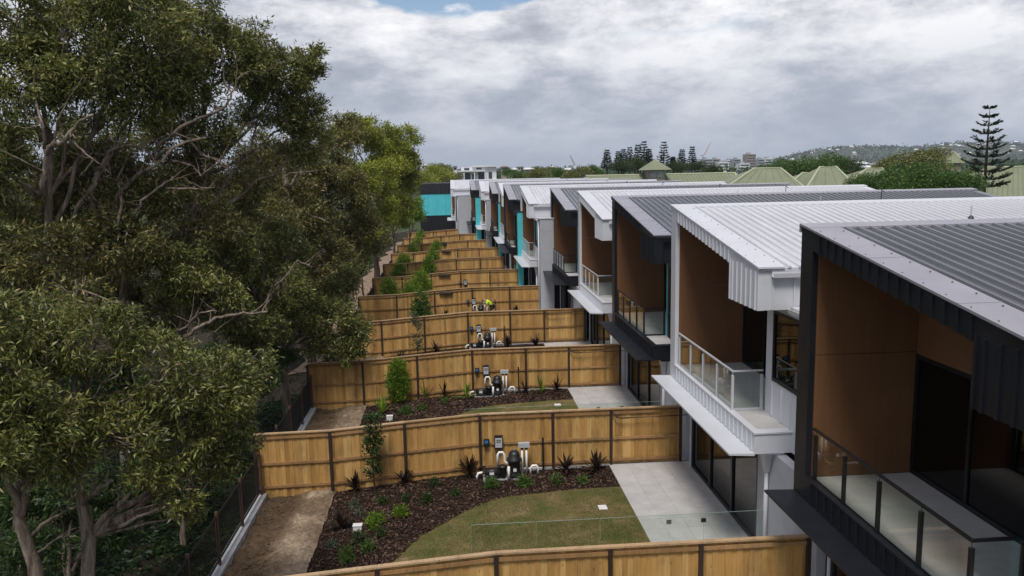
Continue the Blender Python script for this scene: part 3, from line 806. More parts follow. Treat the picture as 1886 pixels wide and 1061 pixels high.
    # back wall closing the volume
    MB().prism_x(X+D-0.3, X+D-0.101, [(Y-0.505, 0), (Y-9.39, 0), (Y-9.39, 6.27), (Y-7.2, 6.27), (Y-7.07, zr(-7.07)-0.1), (Y-0.505, zr(-0.505)-0.1)]).build('back_wall', skin, h)
    return h
HOUSES = [house(k) for k in range(NH)]

# end building: the next house of the row, stepped far forward
X, Y = -11.85, yk(NH-1)+1.0
eb = empty('end_townhouse', (X, Y, 0), 'teal and charcoal building closing the far end of the row', 'townhouse')
MB().box(X, X+9, Y, Y+8, 0, 3.2).build('base_wall', 'charcoal_metal', eb)
for i in range(4):
    a = X+0.02+i*1.26
    MB().box(a, a+1.245, Y-0.03, Y-0.002, 3.24, 6.38).build('teal_panel', 'teal_panel', eb)
MB().box(X+0.001, X+9, Y, Y+8, 3.201, 6.40).build('wall_core', 'charcoal_metal', eb)
rb = MB().prism_x(X-0.1, X+9.2, [(Y-0.12, 6.42), (Y-0.12, 7.95), (Y+8, 7.97), (Y+8, 6.42)]).build('roof', 'charcoal_metal', eb)
MB().box(X-0.14, X+9.2, Y-0.15, Y-0.121, 7.9, 8.03).build('roof_cap', 'charcoal_roof', rb)
for i in range(18): MB().box(X-0.08+i*0.3, X-0.04+i*0.3, Y-0.155, Y-0.121, 6.44, 7.89).build('batten', 'charcoal_roof', rb)
MB().box(X-0.02, X+5, Y-0.05, Y-0.001, 3.203, 3.236).build('trim', 'teal_panel', eb)

# ------------------------------------------------------------------ paling fences
FEND = [0.2, 0.2, 0.2, 0.2, -0.87, -1.99, -2.5, -2.25, -2.8, -3.9, -6.2]
POSTX = [-13.5, -11.15, -8.8, -6.4, -4.05, -2.15]
FTOP = [1.50, 1.53, 1.70, 1.86, 1.86, 1.86]
FBOT = [-0.62, -0.52, -0.27, -0.10, -0.04, 0.03]
FL = ['nearest paling fence, only its top showing along the bottom of the photo',
      'paling fence behind the yard with the curved lawn',
      'paling fence behind the yard with the palms and dense bright shrub',
      'paling fence behind the yard with the thin sparse tree',
      'paling fence behind the stooping worker in the yellow top',
      'paling fence meeting the nearer teal wall, first fence beyond the worker',
      'paling fence second beyond the worker, ending in the dark gap beside the teal wall',
      'paling fence third beyond the worker, with a round bush before its middle',
      'paling fence third from the far end of the row',
      'paling fence second from the far end, meeting the far teal strip',
      'farthest and smallest paling fence, meeting the wide grey wall']
BCACHE = {}
def fence(k):
    y = yk(k); xe = FEND[k]
    px = [p for p in POSTX if p < xe-1.2]+[xe]
    if k >= 4:
        xl = -13.5+0.03*(k-3)
        px = list(np.linspace(xl, xe, 6 if k < 8 else 5))
    top = [float(np.interp(p, POSTX+[0.3], FTOP+[1.86])) for p in px]
    bot = [float(np.interp(p, POSTX+[0.3], FBOT+[0.03])) for p in px]
    f = empty('paling_fence', (px[0], y, bot[0]), FL[k], 'fence', 'timber paling fences between the yards')
    far = k >= 4
    jb = MB(); 
    for i in range(len(px)-1):
        a, b_ = px[i], px[i+1]
        nb = max(3, int(round((b_-a)/0.131)))
        wd = (b_-a)/nb
        for j in range(nb):
            x0 = a+j*wd; xc = x0+wd/2
            tz = np.interp(xc, px, top); bz = np.interp(xc, px, bot)
            s_ = (top[i+1]-top[i])/(b_-a)
            g_ = 0.0012
            hw = wd/2-g_/2
            off = 0.016 if j % 2 else 0.0+0.0001*(j % 7); hw += 0.006 if j % 2 else -0.004
            def pts(cx, cy, tz_, bz_):
                return [(cx-hw, cy, bz_-s_*hw), (cx+hw, cy, bz_+s_*hw), (cx+hw, cy+0.018, bz_+s_*hw), (cx-hw, cy+0.018, bz_-s_*hw),
                        (cx-hw, cy, tz_-s_*hw), (cx+hw, cy, tz_+s_*hw), (cx+hw, cy+0.018, tz_+s_*hw), (cx-hw, cy+0.018, tz_-s_*hw)]
            if far:
                jb.hexa(pts(xc, y+off, tz-0.015, bz-0.03))
            else:
                hgt = round(tz-bz, 2); key = (hgt, round(s_, 3), round(hw, 3))
                if key not in BCACHE:
                    BCACHE[key] = MB().hexa(pts(0, 0, hgt, 0)).mesh('board', 'pine_board')
                link('board', BCACHE[key], f, (xc, y+off, tz-0.015-hgt))
        # rails
        for dz in ((0.13, 0.98, 1.74) if not far else (0.13, 0.98, 1.70)):
            xa = a+0.045; xb = b_-0.045
            za_ = top[i]-dz; zb = top[i+1]-dz
            if dz > 1.5: za_ = max(za_, bot[i]+0.12); zb = max(zb, bot[i+1]+0.12)
            hh = 0.04
            MB().hexa([(xa, y-0.048, za_-hh), (xb, y-0.048, zb-hh), (xb, y-0.008, zb-hh), (xa, y-0.008, za_-hh),
                       (xa, y-0.048, za_+hh), (xb, y-0.048, zb+hh), (xb, y-0.008, zb+hh), (xa, y-0.008, za_+hh)]).build('rail', 'pine_rail', f)
        # capping
        MB().hexa([(a+0.002, y-0.065, top[i]-0.012), (b_-0.002, y-0.065, top[i+1]-0.012), (b_-0.002, y+0.05, top[i+1]-0.012), (a+0.002, y+0.05, top[i]-0.012),
                   (a+0.002, y-0.065, top[i]+0.026), (b_-0.002, y-0.065, top[i+1]+0.026), (b_-0.002, y+0.05, top[i+1]+0.026), (a+0.002, y+0.05, top[i]+0.026)]).build('capping', 'pine_cap', f)
    if far: tag(jb.build('boards', 'pine_board', f), kind='stuff')
    for i, p in enumerate(px):
        xx = p if i < len(px)-1 else p-0.05
        MB().box(xx-0.042, xx+0.042, y-0.095, y-0.0095, bot[i]-0.25, top[i]-0.05).build('post', 'post_steel', f)
        if k < 3 and 0 < i: MB().box(xx-0.05, xx+0.05, y-0.103, y-0.066, top[i]-0.05, top[i]-0.02).build('post_cap', 'post_steel', f)
    if k < 7:
        # concrete strip below the boards on the house side
        MB().box(-6.2, xe-2.4, y-0.03, y+0.05, -0.3, 0.0).build('footing', 'kerb_concrete', f)
    return f
for k in range(len(FEND)): fence(k)

# black bar fence on the kerb along the bush
for k in range(0, 11):
    y0, y1 = yk(k-1)+0.12, yk(k)-0.12
    x = -13.36
    hts = 1.62
    lab = ['black bar fence at the bottom of the photo, beside the nearest bare soil', 'black bar fence behind the second strip of bare soil', 'black bar fence partly behind the hanging branch',
           'black bar fence by the third yard, behind the hanging branch'][k] if k < 4 else 'black bar fence %s beside the sandy track' % {4: 'left of the worker\'s yard', 5: 'one yard beyond the worker', 6: 'two yards beyond the worker', 7: 'three yards beyond the worker', 8: 'four yards beyond the worker', 9: 'five yards beyond the worker', 10: 'six yards beyond the worker'}[k]
    bf = empty('bar_fence', (x, y0, -0.45), lab, 'fence', 'black bar fences along the bush')
    n = 4
    for i in range(n+1):
        yy = lerp(y0, y1, i/n)
        MB().box(x-0.035, x+0.035, yy-0.035, yy+0.035, -0.46, 1.02).build('post', 'rust_post', bf)
    MB().box(x-0.018, x+0.018, y0+0.04, y1-0.04, 0.88, 0.92).box(x-0.018, x+0.018, y0+0.04, y1-0.04, -0.30, -0.26).build('rails', 'black_bars', bf)
    mb = MB()
    nb = int((y1-y0)/0.115)
    for i in range(nb):
        yy = y0+0.06+i*(y1-y0-0.12)/nb
        mb.box(x-0.008, x+0.008, yy-0.008, yy+0.008, -0.259, 0.879)
    tag(mb.build('bars', 'black_bars', bf), kind='stuff')

# ------------------------------------------------------------------ foliage tools
def leaves_np(p, d, Ln, Wd, rng=nrng):
    """one four-cornered leaf per row: base p, direction d"""
    n = len(p)
    d = d/(np.linalg.norm(d, axis=1, keepdims=True)+1e-9)
    r = rng.normal(size=(n, 3))
    s_ = np.cross(d, r); s_ /= (np.linalg.norm(s_, axis=1, keepdims=True)+1e-9)
    nn = np.cross(s_, d)
    flip = np.where(nn[:, 2:3] < 0, -1, 1); nn = nn*flip
    Ln = np.broadcast_to(Ln, (n,))[:, None]; Wd = np.broadcast_to(Wd, (n,))[:, None]
    mid = p+d*Ln*0.45+nn*Ln*0.06
    V = np.stack([p, mid-s_*Wd/2, p+d*Ln-nn*Ln*0.04, mid+s_*Wd/2], 1).reshape(-1, 3)
    Q = np.arange(4*n).reshape(-1, 4)
    return V, Q
def bez(a, b_, sag, n=6, wob=0.0):
    a = np.array(a, float); b_ = np.array(b_, float)
    m_ = (a+b_)/2+np.array(sag, float)
    out_ = []
    for i in range(n):
        t_ = i/(n-1)
        p = (1-t_)**2*a+2*t_*(1-t_)*m_+t_*t_*b_
        if wob and 0 < i < n-1: p = p+nrng.normal(0, wob, 3)
        out_.append(p)
    return out_
def tree(name, label, base, lobes, leafL, mat, group='paperbark trees on the left', trunk_r=0.2, fork=None, dens=1.0, bark_m='paperbark', twig=0.35, aspect=0.26, cat='tree', vsq=0.85, lean=None, limbs=()):
    """lobes: (centre, radius)"""
    base = np.array(base, float)
    t_ = empty(name, tuple(base), label, cat, group)
    cs = np.array([l[0] for l in lobes]); rs = np.array([l[1] for l in lobes])
    topz = cs[:, 2].max()
    fk = fork if fork else base[2]+(cs[:, 2].min()-base[2])*0.65
    mb = MB()
    # trunk runs up towards the middle of the crown
    cm = cs.mean(0)
    tp = np.array([lerp(base[0], cm[0], 0.55), lerp(base[1], cm[1], 0.55), lerp(fk, topz, 0.7)])
    if lean is not None: tp[:2] = base[:2]+np.array(lean)
    tpts = [base-np.array([0, 0, 0.3])]
    nseg = 9
    for i in range(1, nseg+1):
        f = i/nseg
        p = base+(tp-base)*f
        p[:2] = base[:2]+(tp[:2]-base[:2])*f**1.6+nrng.normal(0, trunk_r*0.35, 2)
        tpts.append(p)
    rad = [trunk_r*1.35]+[trunk_r*(1-0.72*(i/nseg))*(1+0.1*nrng.normal()) for i in range(1, nseg+1)]
    mb.tube(tpts, rad, 9)
    ends = []
    for c, r in zip(cs, rs):
        cand = [p for p in tpts if p[2] > fk-0.6 and p[2] < c[2]+0.2] or [tpts[len(tpts)//2]]
        s0 = cand[min(len(cand)-1, rnd.randrange(len(cand)))]
        i0 = [i for i, p in enumerate(tpts) if p is s0][0]
        e_ = c-(c-s0)/(np.linalg.norm(c-s0)+1e-6)*r*0.15
        lp = bez(s0, e_, (0, 0, -0.12*np.linalg.norm(e_-s0)+0.2), 8, 0.05*r)
        r0 = min(rad[i0]*0.75, 0.05+0.045*np.linalg.norm(e_-s0), 0.015+0.11*r)
        mb.tube(lp, list(np.linspace(r0, max(0.012, r0*0.3), 8)), 6)
        ends.append((lp, max(0.012, r0*0.3)))
    for rp, Yl, pl in limbs:                  # crooked limbs seen bare between the leaves
        pw_ = [at(a_, b_, y=Yl+0.45+0.4*math.sin(a_*0.05+b_*0.03)) for a_, b_ in pl]
        dep = float(np.dot(pw_[0]-CPOS, _fw)); r0 = 0.62*rp*dep/CF
        dense = []
        for i in range(len(pw_)-1):
            for s_ in range(4):
                dense.append(lerp(pw_[i], pw_[i+1], s_/4)+nrng.normal(0, r0*0.35, 3))
        dense.append(pw_[-1])
        mb.tube(dense, list(np.linspace(r0, r0*0.45, len(dense))), 7)
        for i in range(len(dense)//2):        # side twigs
            j = rnd.randrange(2, len(dense)); L_ = rnd.uniform(6, 20)*r0
            e_ = dense[j]+np.array([rnd.gauss(0, 0.6), rnd.gauss(0, 0.5), rnd.gauss(0.35, 0.5)])*L_
            mb.tube(bez(dense[j], e_, nrng.normal(0, 0.12, 3)*L_, 6, 0.03*L_), list(np.linspace(r0*0.4, r0*0.12, 6)), 4, False)
    mb.build('trunk', bark_m, t_, True)
    PV = []; PD = []; tw = MB()
    for (c, r), (lp, re) in zip(lobes, ends):
        c = np.array(c)
        leafA = leafL*leafL*aspect*0.5*0.55
        nl = int(dens*3.5*math.pi*r*r/leafA)
        per = 15
        ntuft = max(12, nl//per)
        ns = 26
        sdir = nrng.normal(size=(ns, 3)); sdir /= np.linalg.norm(sdir, axis=1, keepdims=True)
        srad = r*nrng.uniform(0.45, 0.95, ns)
        sc0 = c+sdir*srad[:, None]*np.array([1, 1, vsq])
        sr = r*nrng.uniform(0.20, 0.36, ns)
        si_ = nrng.integers(0, ns, ntuft)
        dirs = nrng.normal(size=(ntuft, 3)); dirs /= np.linalg.norm(dirs, axis=1, keepdims=True)
        tc_ = sc0[si_]+dirs*(sr[si_]*nrng.uniform(0, 1, ntuft)**0.4)[:, None]*np.array([1, 1, 0.7])
        out_d = dirs*0.6+sdir[si_]*0.4
        k = np.repeat(np.arange(ntuft), per)
        d = nrng.normal(0, 0.7, (ntuft*per, 3))+out_d[k]*0.6+np.array([0, 0, -0.12])
        p = tc_[k]+nrng.normal(0, 1, (ntuft*per, 3))*leafL*0.55
        PV.append(p); PD.append(d)
        # crooked pale branchlets, then fine twigs
        bl_ends = []
        for i in range(int(15*twig)+2):
            s0 = lp[rnd.choice((3, 4, 5, 6, 7))]
            j = rnd.randrange(ns); e_ = sc0[j]+sdir[j]*sr[j]*0.3
            L_ = np.linalg.norm(e_-s0)
            if L_ > r*1.7: continue
            pts_ = bez(s0, e_, (rnd.gauss(0, 0.16)*L_, rnd.gauss(0, 0.16)*L_, rnd.uniform(-0.3, 0.1)*L_), 8, 0.045*L_)
            r1 = min(re*1.2, 0.012+0.016*L_)
            tw.tube(pts_, list(np.linspace(r1, r1*0.35, 8)), 5, False)
            bl_ends.append((pts_, j))
        for i in range(int(70*twig)):
            if not bl_ends: break
            pts0, j = rnd.choice(bl_ends)
            s0 = pts0[rnd.choice((4, 5, 6, 7))]
            e_ = sc0[j]+nrng.normal(0, 0.55, 3)*sr[j]
            L_ = np.linalg.norm(e_-s0)
            r1 = 0.0035+0.0022*leafL/0.2+0.004*L_
            tw.tube(bez(s0, e_, (rnd.gauss(0, 0.15)*L_, rnd.gauss(0, 0.15)*L_, rnd.uniform(-0.2, 0.1)*L_), 4, 0.03*L_), [r1, r1*0.8, r1*0.6, r1*0.4], 3, False)
    P_ = np.concatenate(PV); D_ = np.concatenate(PD)
    n = len(P_)
    V, Q = leaves_np(P_-base, D_, leafL*nrng.uniform(0.6, 1.25, n), leafL*aspect*nrng.uniform(0.7, 1.2, n))
    link('crown', mesh_np('crown', V, Q, mat), t_, tuple(base))
    if tw.v: tag(tw.build('twigs', bark_m, t_), kind='stuff')
    return t_
def lob(l):                                   # (px, py, depth row y, radius in photo pixels)
    res = []
    for px, py, Y, rp in l:
        p = at(px, py, y=Y); dep = float(np.dot(p-CPOS, _fw))
        res.append((p, rp*dep/CF))
    return res
def foot(px, py, Y):
    p = at(px, py, y=Y); return (p[0], Y, zg(p[0])-0.02)

# ------------------------------------------------------------------ trees on the left
tree('paperbark_tree', 'low leafy paperbark in the left foreground with a pale peeling trunk', foot(152, 900, -10), lob([
    (60, 650, -10, 95), (175, 630, -9.5, 95), (290, 690, -9.3, 95), (385, 745, -8.5, 85), (430, 690, -8, 70), (100, 760, -10.5, 90),
    (215, 790, -9.8, 80), (345, 825, -8.8, 66), (435, 800, -8, 52), (30, 590, -9, 85), (325, 925, -9.5, 36), (405, 860, -8.4, 40), (280, 860, -9.6, 50), (130, 850, -10.6, 50), (355, 945, -9.2, 20)]),
    0.135, 'leaf_olive', trunk_r=0.19, fork=4.3, lean=(-0.15, 0.4), dens=0.62, twig=1.2,
    limbs=((5, -10.3, [(150, 870), (165, 824), (194, 773), (223, 752)]), (4, -10.4, [(165, 795), (215, 806), (244, 806)]), (10, -10.1, [(150, 922), (182, 900), (208, 885)]), (4, -10, [(155, 962), (190, 958), (230, 946), (287, 928)]),
           (7, -10.1, [(61, 985), (100, 953), (150, 930)]), (4.5, -10.2, [(55, 1030), (90, 1003), (140, 972)])))
tree('paperbark_tree', 'paperbark with a thick pale trunk in the bottom left corner', foot(52, 950, -11), lob([
    (-40, 700, -11.5, 100), (30, 770, -11, 85), (-30, 830, -12, 80), (65, 850, -11.3, 55), (-60, 600, -11, 90)]),
    0.135, 'leaf_olive', trunk_r=0.2, fork=4.0, lean=(-0.2, 0.3), dens=0.65, twig=1.0)
tree('paperbark_tree', 'tall paperbark with forked trunk rising out of the top left of the photo', foot(95, 800, 1.5), lob([
    (20, 30, 1.5, 110), (130, 50, 1, 115), (240, 40, 2, 110), (40, 170, 0.5, 105), (215, 165, 2, 95), (290, 130, 2.5, 95), (-30, 290, 0, 100), (130, 130, 0.5, 90)]),
    0.20, 'leaf_olive', trunk_r=0.26, fork=6.5, dens=0.62, twig=0.8,
    limbs=((8, -1.2, [(78, 360), (86, 274), (112, 261), (142, 228), (172, 211)]), (5, -1.3, [(82, 274), (79, 231), (66, 188), (63, 125)]), (4, -1.0, [(100, 262), (104, 225), (122, 190)]), (3, -1.1, [(132, 257), (158, 284), (185, 304), (205, 323)])))
tree('paperbark_tree', 'tall spreading paperbark whose rounded top stands against the clouds', foot(330, 760, 5.5), lob([
    (360, 45, 5, 75), (400, 110, 5, 85), (470, 110, 6, 72), (535, 135, 6.5, 58), (570, 110, 6.5, 32), (500, 195, 6.5, 62), (565, 205, 7, 45), (330, 165, 4.5, 72), (400, 250, 5, 55), (560, 265, 8, 50), (300, 20, 4, 70)]),
    0.20, 'leaf_olive', trunk_r=0.25, fork=7.0, dens=0.75, twig=0.6)
tree('paperbark_tree', 'paperbark with tangled grey limbs in the middle of the left wood', foot(225, 780, 3.5), lob([
    (50, 360, 2, 100), (170, 330, 3, 95), (300, 300, 5, 90), (350, 410, 4, 90), (95, 470, 0, 90), (235, 450, 2, 95), (420, 340, 8, 85), (480, 290, 10, 60), (160, 560, -1, 60)]),
    0.20, 'leaf_brownish', trunk_r=0.27, fork=4.5, dens=0.55, twig=1.4,
    limbs=((8, 1.0, [(165, 400), (170, 346), (181, 313), (205, 280), (231, 254)]), (7, 1.5, [(200, 400), (222, 350), (257, 320), (297, 297), (330, 264), (380, 254)]), (6, 2.0, [(270, 300), (290, 270), (333, 234), (380, 214), (416, 195), (432, 165), (436, 145)]),
           (4, 2.0, [(317, 297), (356, 307), (370, 323), (406, 297), (429, 317)]), (4, 2.1, [(346, 254), (370, 284), (396, 294), (426, 317)]), (5, 1.2, [(215, 420), (225, 372), (215, 330), (235, 290)]), (9, -1.5, [(137, 600), (139, 560), (140, 515)]), (4, 1.4, [(305, 345), (350, 348), (395, 345)]), (5, 1.4, [(245, 400), (262, 370), (300, 340), (318, 325)])))
tree('paperbark_tree', 'paperbark with a branch hanging over the third fence from the front', foot(527, 735, 8.5), lob([
    (430, 470, 6, 80), (500, 520, 7.5, 75), (390, 560, 4, 75), (470, 600, 6, 65), (565, 565, 9, 55), (615, 590, 9.3, 48), (655, 615, 9.3, 34), (640, 645, 9.0, 34), (580, 630, 9, 38), (520, 450, 9, 60), (340, 500, 3, 70)]),
    0.18, 'leaf_olive', trunk_r=0.21, fork=2.3, dens=0.8, twig=0.9,
    limbs=((7, 1.6, [(300, 640), (339, 625), (366, 601), (407, 584), (448, 577), (492, 574)]), (5, 1.5, [(237, 628), (305, 622), (343, 601), (370, 574), (400, 574)]), (3.5, 2.0, [(505, 530), (530, 505), (548, 480), (575, 492)]), (6, 7.2, [(502, 740), (506, 690), (512, 660)])))
tree('paperbark_tree', 'paperbark with a flaky trunk behind the branch over the track', foot(575, 620, 21), lob([
    (520, 330, 19, 75), (590, 300, 21, 72), (560, 400, 19, 75), (625, 350, 22, 65), (600, 470, 19, 55), (650, 420, 23, 45), (560, 500, 17, 50), (480, 400, 15, 70), (630, 250, 25, 48)]),
    0.23, 'leaf_brownish', trunk_r=0.24, fork=3.5, dens=0.75, twig=0.9,
    limbs=((7, 16.5, [(525, 345), (523, 310), (520, 280), (528, 250)]), (4, 16.6, [(530, 345), (545, 325), (560, 300)]), (3.5, 16.6, [(510, 320), (490, 312), (470, 318)]), (4, 16.8, [(565, 415), (580, 400), (600, 405)])))
tree('paperbark_tree', 'tall yellow green tree closing the left wood against the sky', foot(690, 480, 40), lob([
    (650, 245, 37, 38), (690, 255, 40, 42), (738, 262, 42, 38), (755, 300, 43, 24), (745, 335, 43, 28), (690, 320, 38, 52), (735, 380, 41, 30), (690, 390, 37, 42), (655, 330, 34, 45), (665, 430, 34, 32), (720, 300, 41, 40)]),
    0.27, 'leaf_yellowgreen', trunk_r=0.26, fork=5, dens=1.05, twig=0.5,
    limbs=((3, 33, [(640, 470), (665, 420), (690, 370), (705, 350)]), (3.5, 33, [(640, 405), (655, 390), (665, 378)])))
tree('roadside_tree', 'small bright green tree leaning over the far end of the track', foot(752, 430, 62), lob([
    (755, 388, 62, 20), (768, 395, 63, 15), (742, 405, 60, 17), (768, 375, 64, 12)]), 0.30, 'leaf_bright', group='trees beside the track', trunk_r=0.14, dens=0.9, twig=0.2)
tree('roadside_tree', 'dark drooping tree behind the bright one beside the track', foot(725, 450, 58), lob([
    (725, 400, 57, 26), (705, 430, 52, 22), (740, 350, 62, 28), (690, 450, 44, 20)]), 0.30, 'leaf_olive', group='trees beside the track', trunk_r=0.16, dens=0.9, twig=0.3)
for i, (lbl, f, l) in enumerate((
    ('tree deep in the left wood showing between the forked limbs', (120, 700, 14), [(60, 300, 14, 80), (180, 260, 15, 75), (300, 220, 16, 60), (120, 420, 13, 85), (260, 370, 15, 80), (0, 420, 12, 80)]),
    ('tree deep in the wood behind the tangled grey limbs', (390, 650, 20), [(380, 430, 18, 70), (440, 390, 20, 70), (330, 520, 15, 70), (470, 480, 19, 60), (420, 560, 15, 55), (500, 340, 24, 55)]),
    ('shaded tree at the left edge of the photo below the forked trunk', (30, 760, 5), [(-10, 520, 4, 80), (80, 540, 4, 75), (170, 520, 6, 75), (270, 580, 7, 70), (30, 640, 2, 60)]))):
    tree('paperbark_tree', lbl, foot(*f), lob(l), 0.23, 'leaf_brownish' if i else 'leaf_olive', trunk_r=0.2, dens=0.7, twig=0.4)

for i, (lbl, f, l) in enumerate((
    ('dense dark understorey tree left of the third bar fence', (470, 760, 6), [(470, 690, 5, 45), (430, 720, 3, 50), (500, 650, 8, 45), (380, 680, 2, 50), (540, 640, 12, 35)]),
    ('understorey tree behind the near paperbark trunks', (250, 860, 0), [(200, 720, 0, 70), (280, 760, -1, 65), (120, 700, -2, 70), (340, 780, -1, 50), (60, 800, -3, 60)]),
    ('understorey tree beside the start of the sandy track', (610, 590, 23), [(605, 540, 23, 36), (635, 520, 24, 30), (575, 570, 19, 38), (625, 560, 22, 24), (560, 610, 15, 32)]),
    ('understorey tree left of the far part of the track', (665, 490, 36), [(655, 470, 34, 28), (675, 450, 38, 26), (640, 500, 30, 28), (700, 440, 46, 20)]),
    ('understorey tree at the far left behind the corner trunk', (20, 850, -2), [(0, 760, -3, 70), (-40, 860, -5, 70), (60, 880, -4, 45)]),
    ('low dark shrubby tree behind the two pale trunks', (110, 980, -6.5), [(20, 930, -6.5, 60), (105, 920, -6, 55), (200, 900, -5, 55), (280, 870, -4, 50), (60, 1010, -8, 55), (190, 990, -7, 45)]),
    ('low dark shrubby tree beside the first bar fence', (330, 900, -1.5), [(330, 860, -1.5, 45), (390, 830, 0, 42), (280, 930, -4, 42), (430, 800, 1.5, 35)]))):
    tree('understorey_tree', lbl, foot(*f), lob(l), (0.2, 0.2, 0.27, 0.3, 0.2, 0.17, 0.18)[i], 'leaf_deep' if i in (0, 1, 4, 5, 6) else 'leaf_olive', group='understorey trees in the left wood', trunk_r=0.1, dens=0.8, twig=0.3)

# understorey: ferns, shrubs and litter on the bush floor
def ferns(name, spots, size, nf=9, nl=13, mat='leaf_fern'):
    P_ = []; D_ = []; LL = []
    for (x, y, z) in spots:
        s0 = size*rnd.uniform(0.6, 1.3)
        for f in range(nf):
            a = rnd.uniform(0, 2*math.pi); ln = s0*rnd.uniform(0.7, 1.2)
            dh = np.array([math.cos(a), math.sin(a), 0]); side = np.array([-math.sin(a), math.cos(a), 0])
            for i in range(nl):
                t_ = (i+1)/nl
                p = np.array([x, y, z])+dh*ln*t_*0.9+np.array([0, 0, ln*(0.9*t_-0.75*t_*t_)])
                l = ln*0.28*math.sin(math.pi*(0.12+0.85*t_))
                for sg in (-1, 1):
                    P_.append(p); D_.append(side*sg+dh*0.5+np.array([0, 0, -0.15])); LL.append(l)
    V, Q = leaves_np(np.array(P_), np.array(D_), np.array(LL), np.array(LL)*0.33)
    return tag(link(name, mesh_np(name, V, Q, mat)), kind='stuff')
sp = []
for _ in range(1200):
    x = rnd.choice((rnd.uniform(-20, -13.9), rnd.uniform(-25, -13.9))); y = rnd.uniform(-13, 14)
    sp.append((x, y, zg(x)+0.02))
ferns('fern_undergrowth', sp, 0.66, 7, 6)
sp = []
for _ in range(260):
    x = -14.6-abs(rnd.gauss(0, 2.5))-2.6; y = rnd.uniform(16, 90)
    sp.append((x, y, zg(x)+0.02))
ferns('low_scrub', sp, 0.9, 8, 8, 'leaf_deep')
n = 9000
x = nrng.uniform(-24, -13.9, n); y = nrng.uniform(-14, 60, n)
z = np.array([zg(a) for a in x])+0.05
V, Q = leaves_np(np.stack([x, y, z], 1), np.stack([nrng.normal(size=n), nrng.normal(size=n), nrng.normal(0, 0.15, n)], 1), 0.2, 0.05)
tag(link('leaf_litter', mesh_np('leaf_litter', V, Q, 'bark_chip')), kind='stuff')

# ------------------------------------------------------------------ garden plants
def shrub(name, label, p, r, hgt, leafL, mat, group, n=None, asp=0.42, stem=True, cat='shrub', upright=0.4):
    o = empty(name, tuple(p), label, cat, group)
    n = n or int((4.2 if hgt > 0.5 else 2.6)*math.pi*r*max(r, hgt/2)/(leafL*leafL*asp*0.28))
    nt_ = max(8, n//14)
    d = nrng.normal(size=(nt_, 3)); d /= np.linalg.norm(d, axis=1, keepdims=True)
    c = d*(nrng.uniform(0, 1, nt_)**0.5)[:, None]*np.array([r, r, hgt/2])+np.array([0, 0, hgt*0.52])
    c[:, :2] *= (1.0-0.25*np.clip(c[:, 2:3]/hgt-0.5, 0, 1))
    k = np.repeat(np.arange(nt_), 14)
    pp = c[k]+nrng.normal(0, 1, (len(k), 3))*leafL*0.7
    dd = d[k]*0.7+nrng.normal(0, 0.6, (len(k), 3))+np.array([0, 0, upright])
    pp[:, 2] = np.maximum(pp[:, 2], 0.02)
    V, Q = leaves_np(pp, dd, leafL*nrng.uniform(0.7, 1.2, len(k)), leafL*asp)
    link('foliage', mesh_np('foliage', V, Q, mat), o, tuple(p))
    if stem:
        mb = MB()
        for i in range(5):
            e_ = c[rnd.randrange(nt_)]
            mb.tube(bez(np.array(p)+np.array([0, 0, -0.05]), np.array(p)+e_, (0, 0, 0.05), 4), [0.016, 0.012, 0.009, 0.005], 5, False)
        mb.build('stems', 'dark_bark', o)
    return o
def blades(name, label, p, n, ln, wd, mat, group, arch=0.6, cat='plant'):
    o = empty(name, tuple(p), label, cat, group)
    V = []; Q = []
    for i in range(n):
        a = rnd.uniform(0, 2*math.pi); el = rnd.uniform(0.35, 1.45); l = ln*rnd.uniform(0.7, 1.15)
        dh = np.array([math.cos(a), math.sin(a), 0]); sd_ = np.array([-math.sin(a), math.cos(a), 0])
        b0 = np.array([0, 0, 0.05+0.12*rnd.random()])
        prev = None
        for s_ in range(5):
            t_ = s_/4
            w_ = wd*math.sin(math.pi*(0.15+0.8*t_))*0.5
            c = b0+dh*l*t_*math.cos(el)+np.array([0, 0, l*t_*math.sin(el)-arch*l*t_*t_*math.cos(el)*0.7])
            if s_ == 4: w_ = 0.002
            V += [c-sd_*w_+np.array([0, 0, w_*0.4]), c+sd_*w_+np.array([0, 0, w_*0.4])]
            m_ = len(V)
            if prev is not None: Q.append((prev, prev+1, m_-1, m_-2))
            prev = m_-2
    link('blades', mesh_np('blades', np.array(V), np.array(Q), mat), o, tuple(p))
    MB().tube([np.array(p)+np.array([0, 0, -0.05]), np.array(p)+np.array([0, 0, 0.18])], [0.03, 0.022], 6).build('stem', 'dark_bark', o)
    return o
def thin_tree(label, p, hgt, wd, leafL, mat, n, group):
    o = empty('young_tree', tuple(p), label, 'tree', group)
    p = np.array(p); mb = MB()
    pts_ = [p+np.array([rnd.gauss(0, 0.02)*i, rnd.gauss(0, 0.02)*i, hgt*i/6]) for i in range(7)]
    mb.tube(pts_, list(np.linspace(0.026, 0.006, 7)), 6)
    PP = []; DD = []
    for i in range(n):
        t_ = rnd.uniform(0.18, 1.0); a = rnd.uniform(0, 6.28)
        b0 = p+(pts_[6]-p)*t_; l = wd*rnd.uniform(0.4, 1.0)*(1.1-0.5*t_)
        e_ = b0+np.array([math.cos(a)*l, math.sin(a)*l, l*0.7])
        mb.tube([b0, (b0+e_)/2+np.array([0, 0, -0.02]), e_], [0.008, 0.006, 0.003], 4, False)
        for j in range(13):
            PP.append(lerp(b0, e_, rnd.uniform(0.3, 1.05))+nrng.normal(0, 0.035, 3)-p); DD.append(nrng.normal(0, 0.6, 3)+np.array([math.cos(a), math.sin(a), 0.2])*0.5)
    mb.build('stem', 'dark_bark', o)
    V, Q = leaves_np(np.array(PP), np.array(DD), leafL, leafL*0.5)
    link('crown', mesh_np('crown', V, Q, mat), o, tuple(p))
    return o
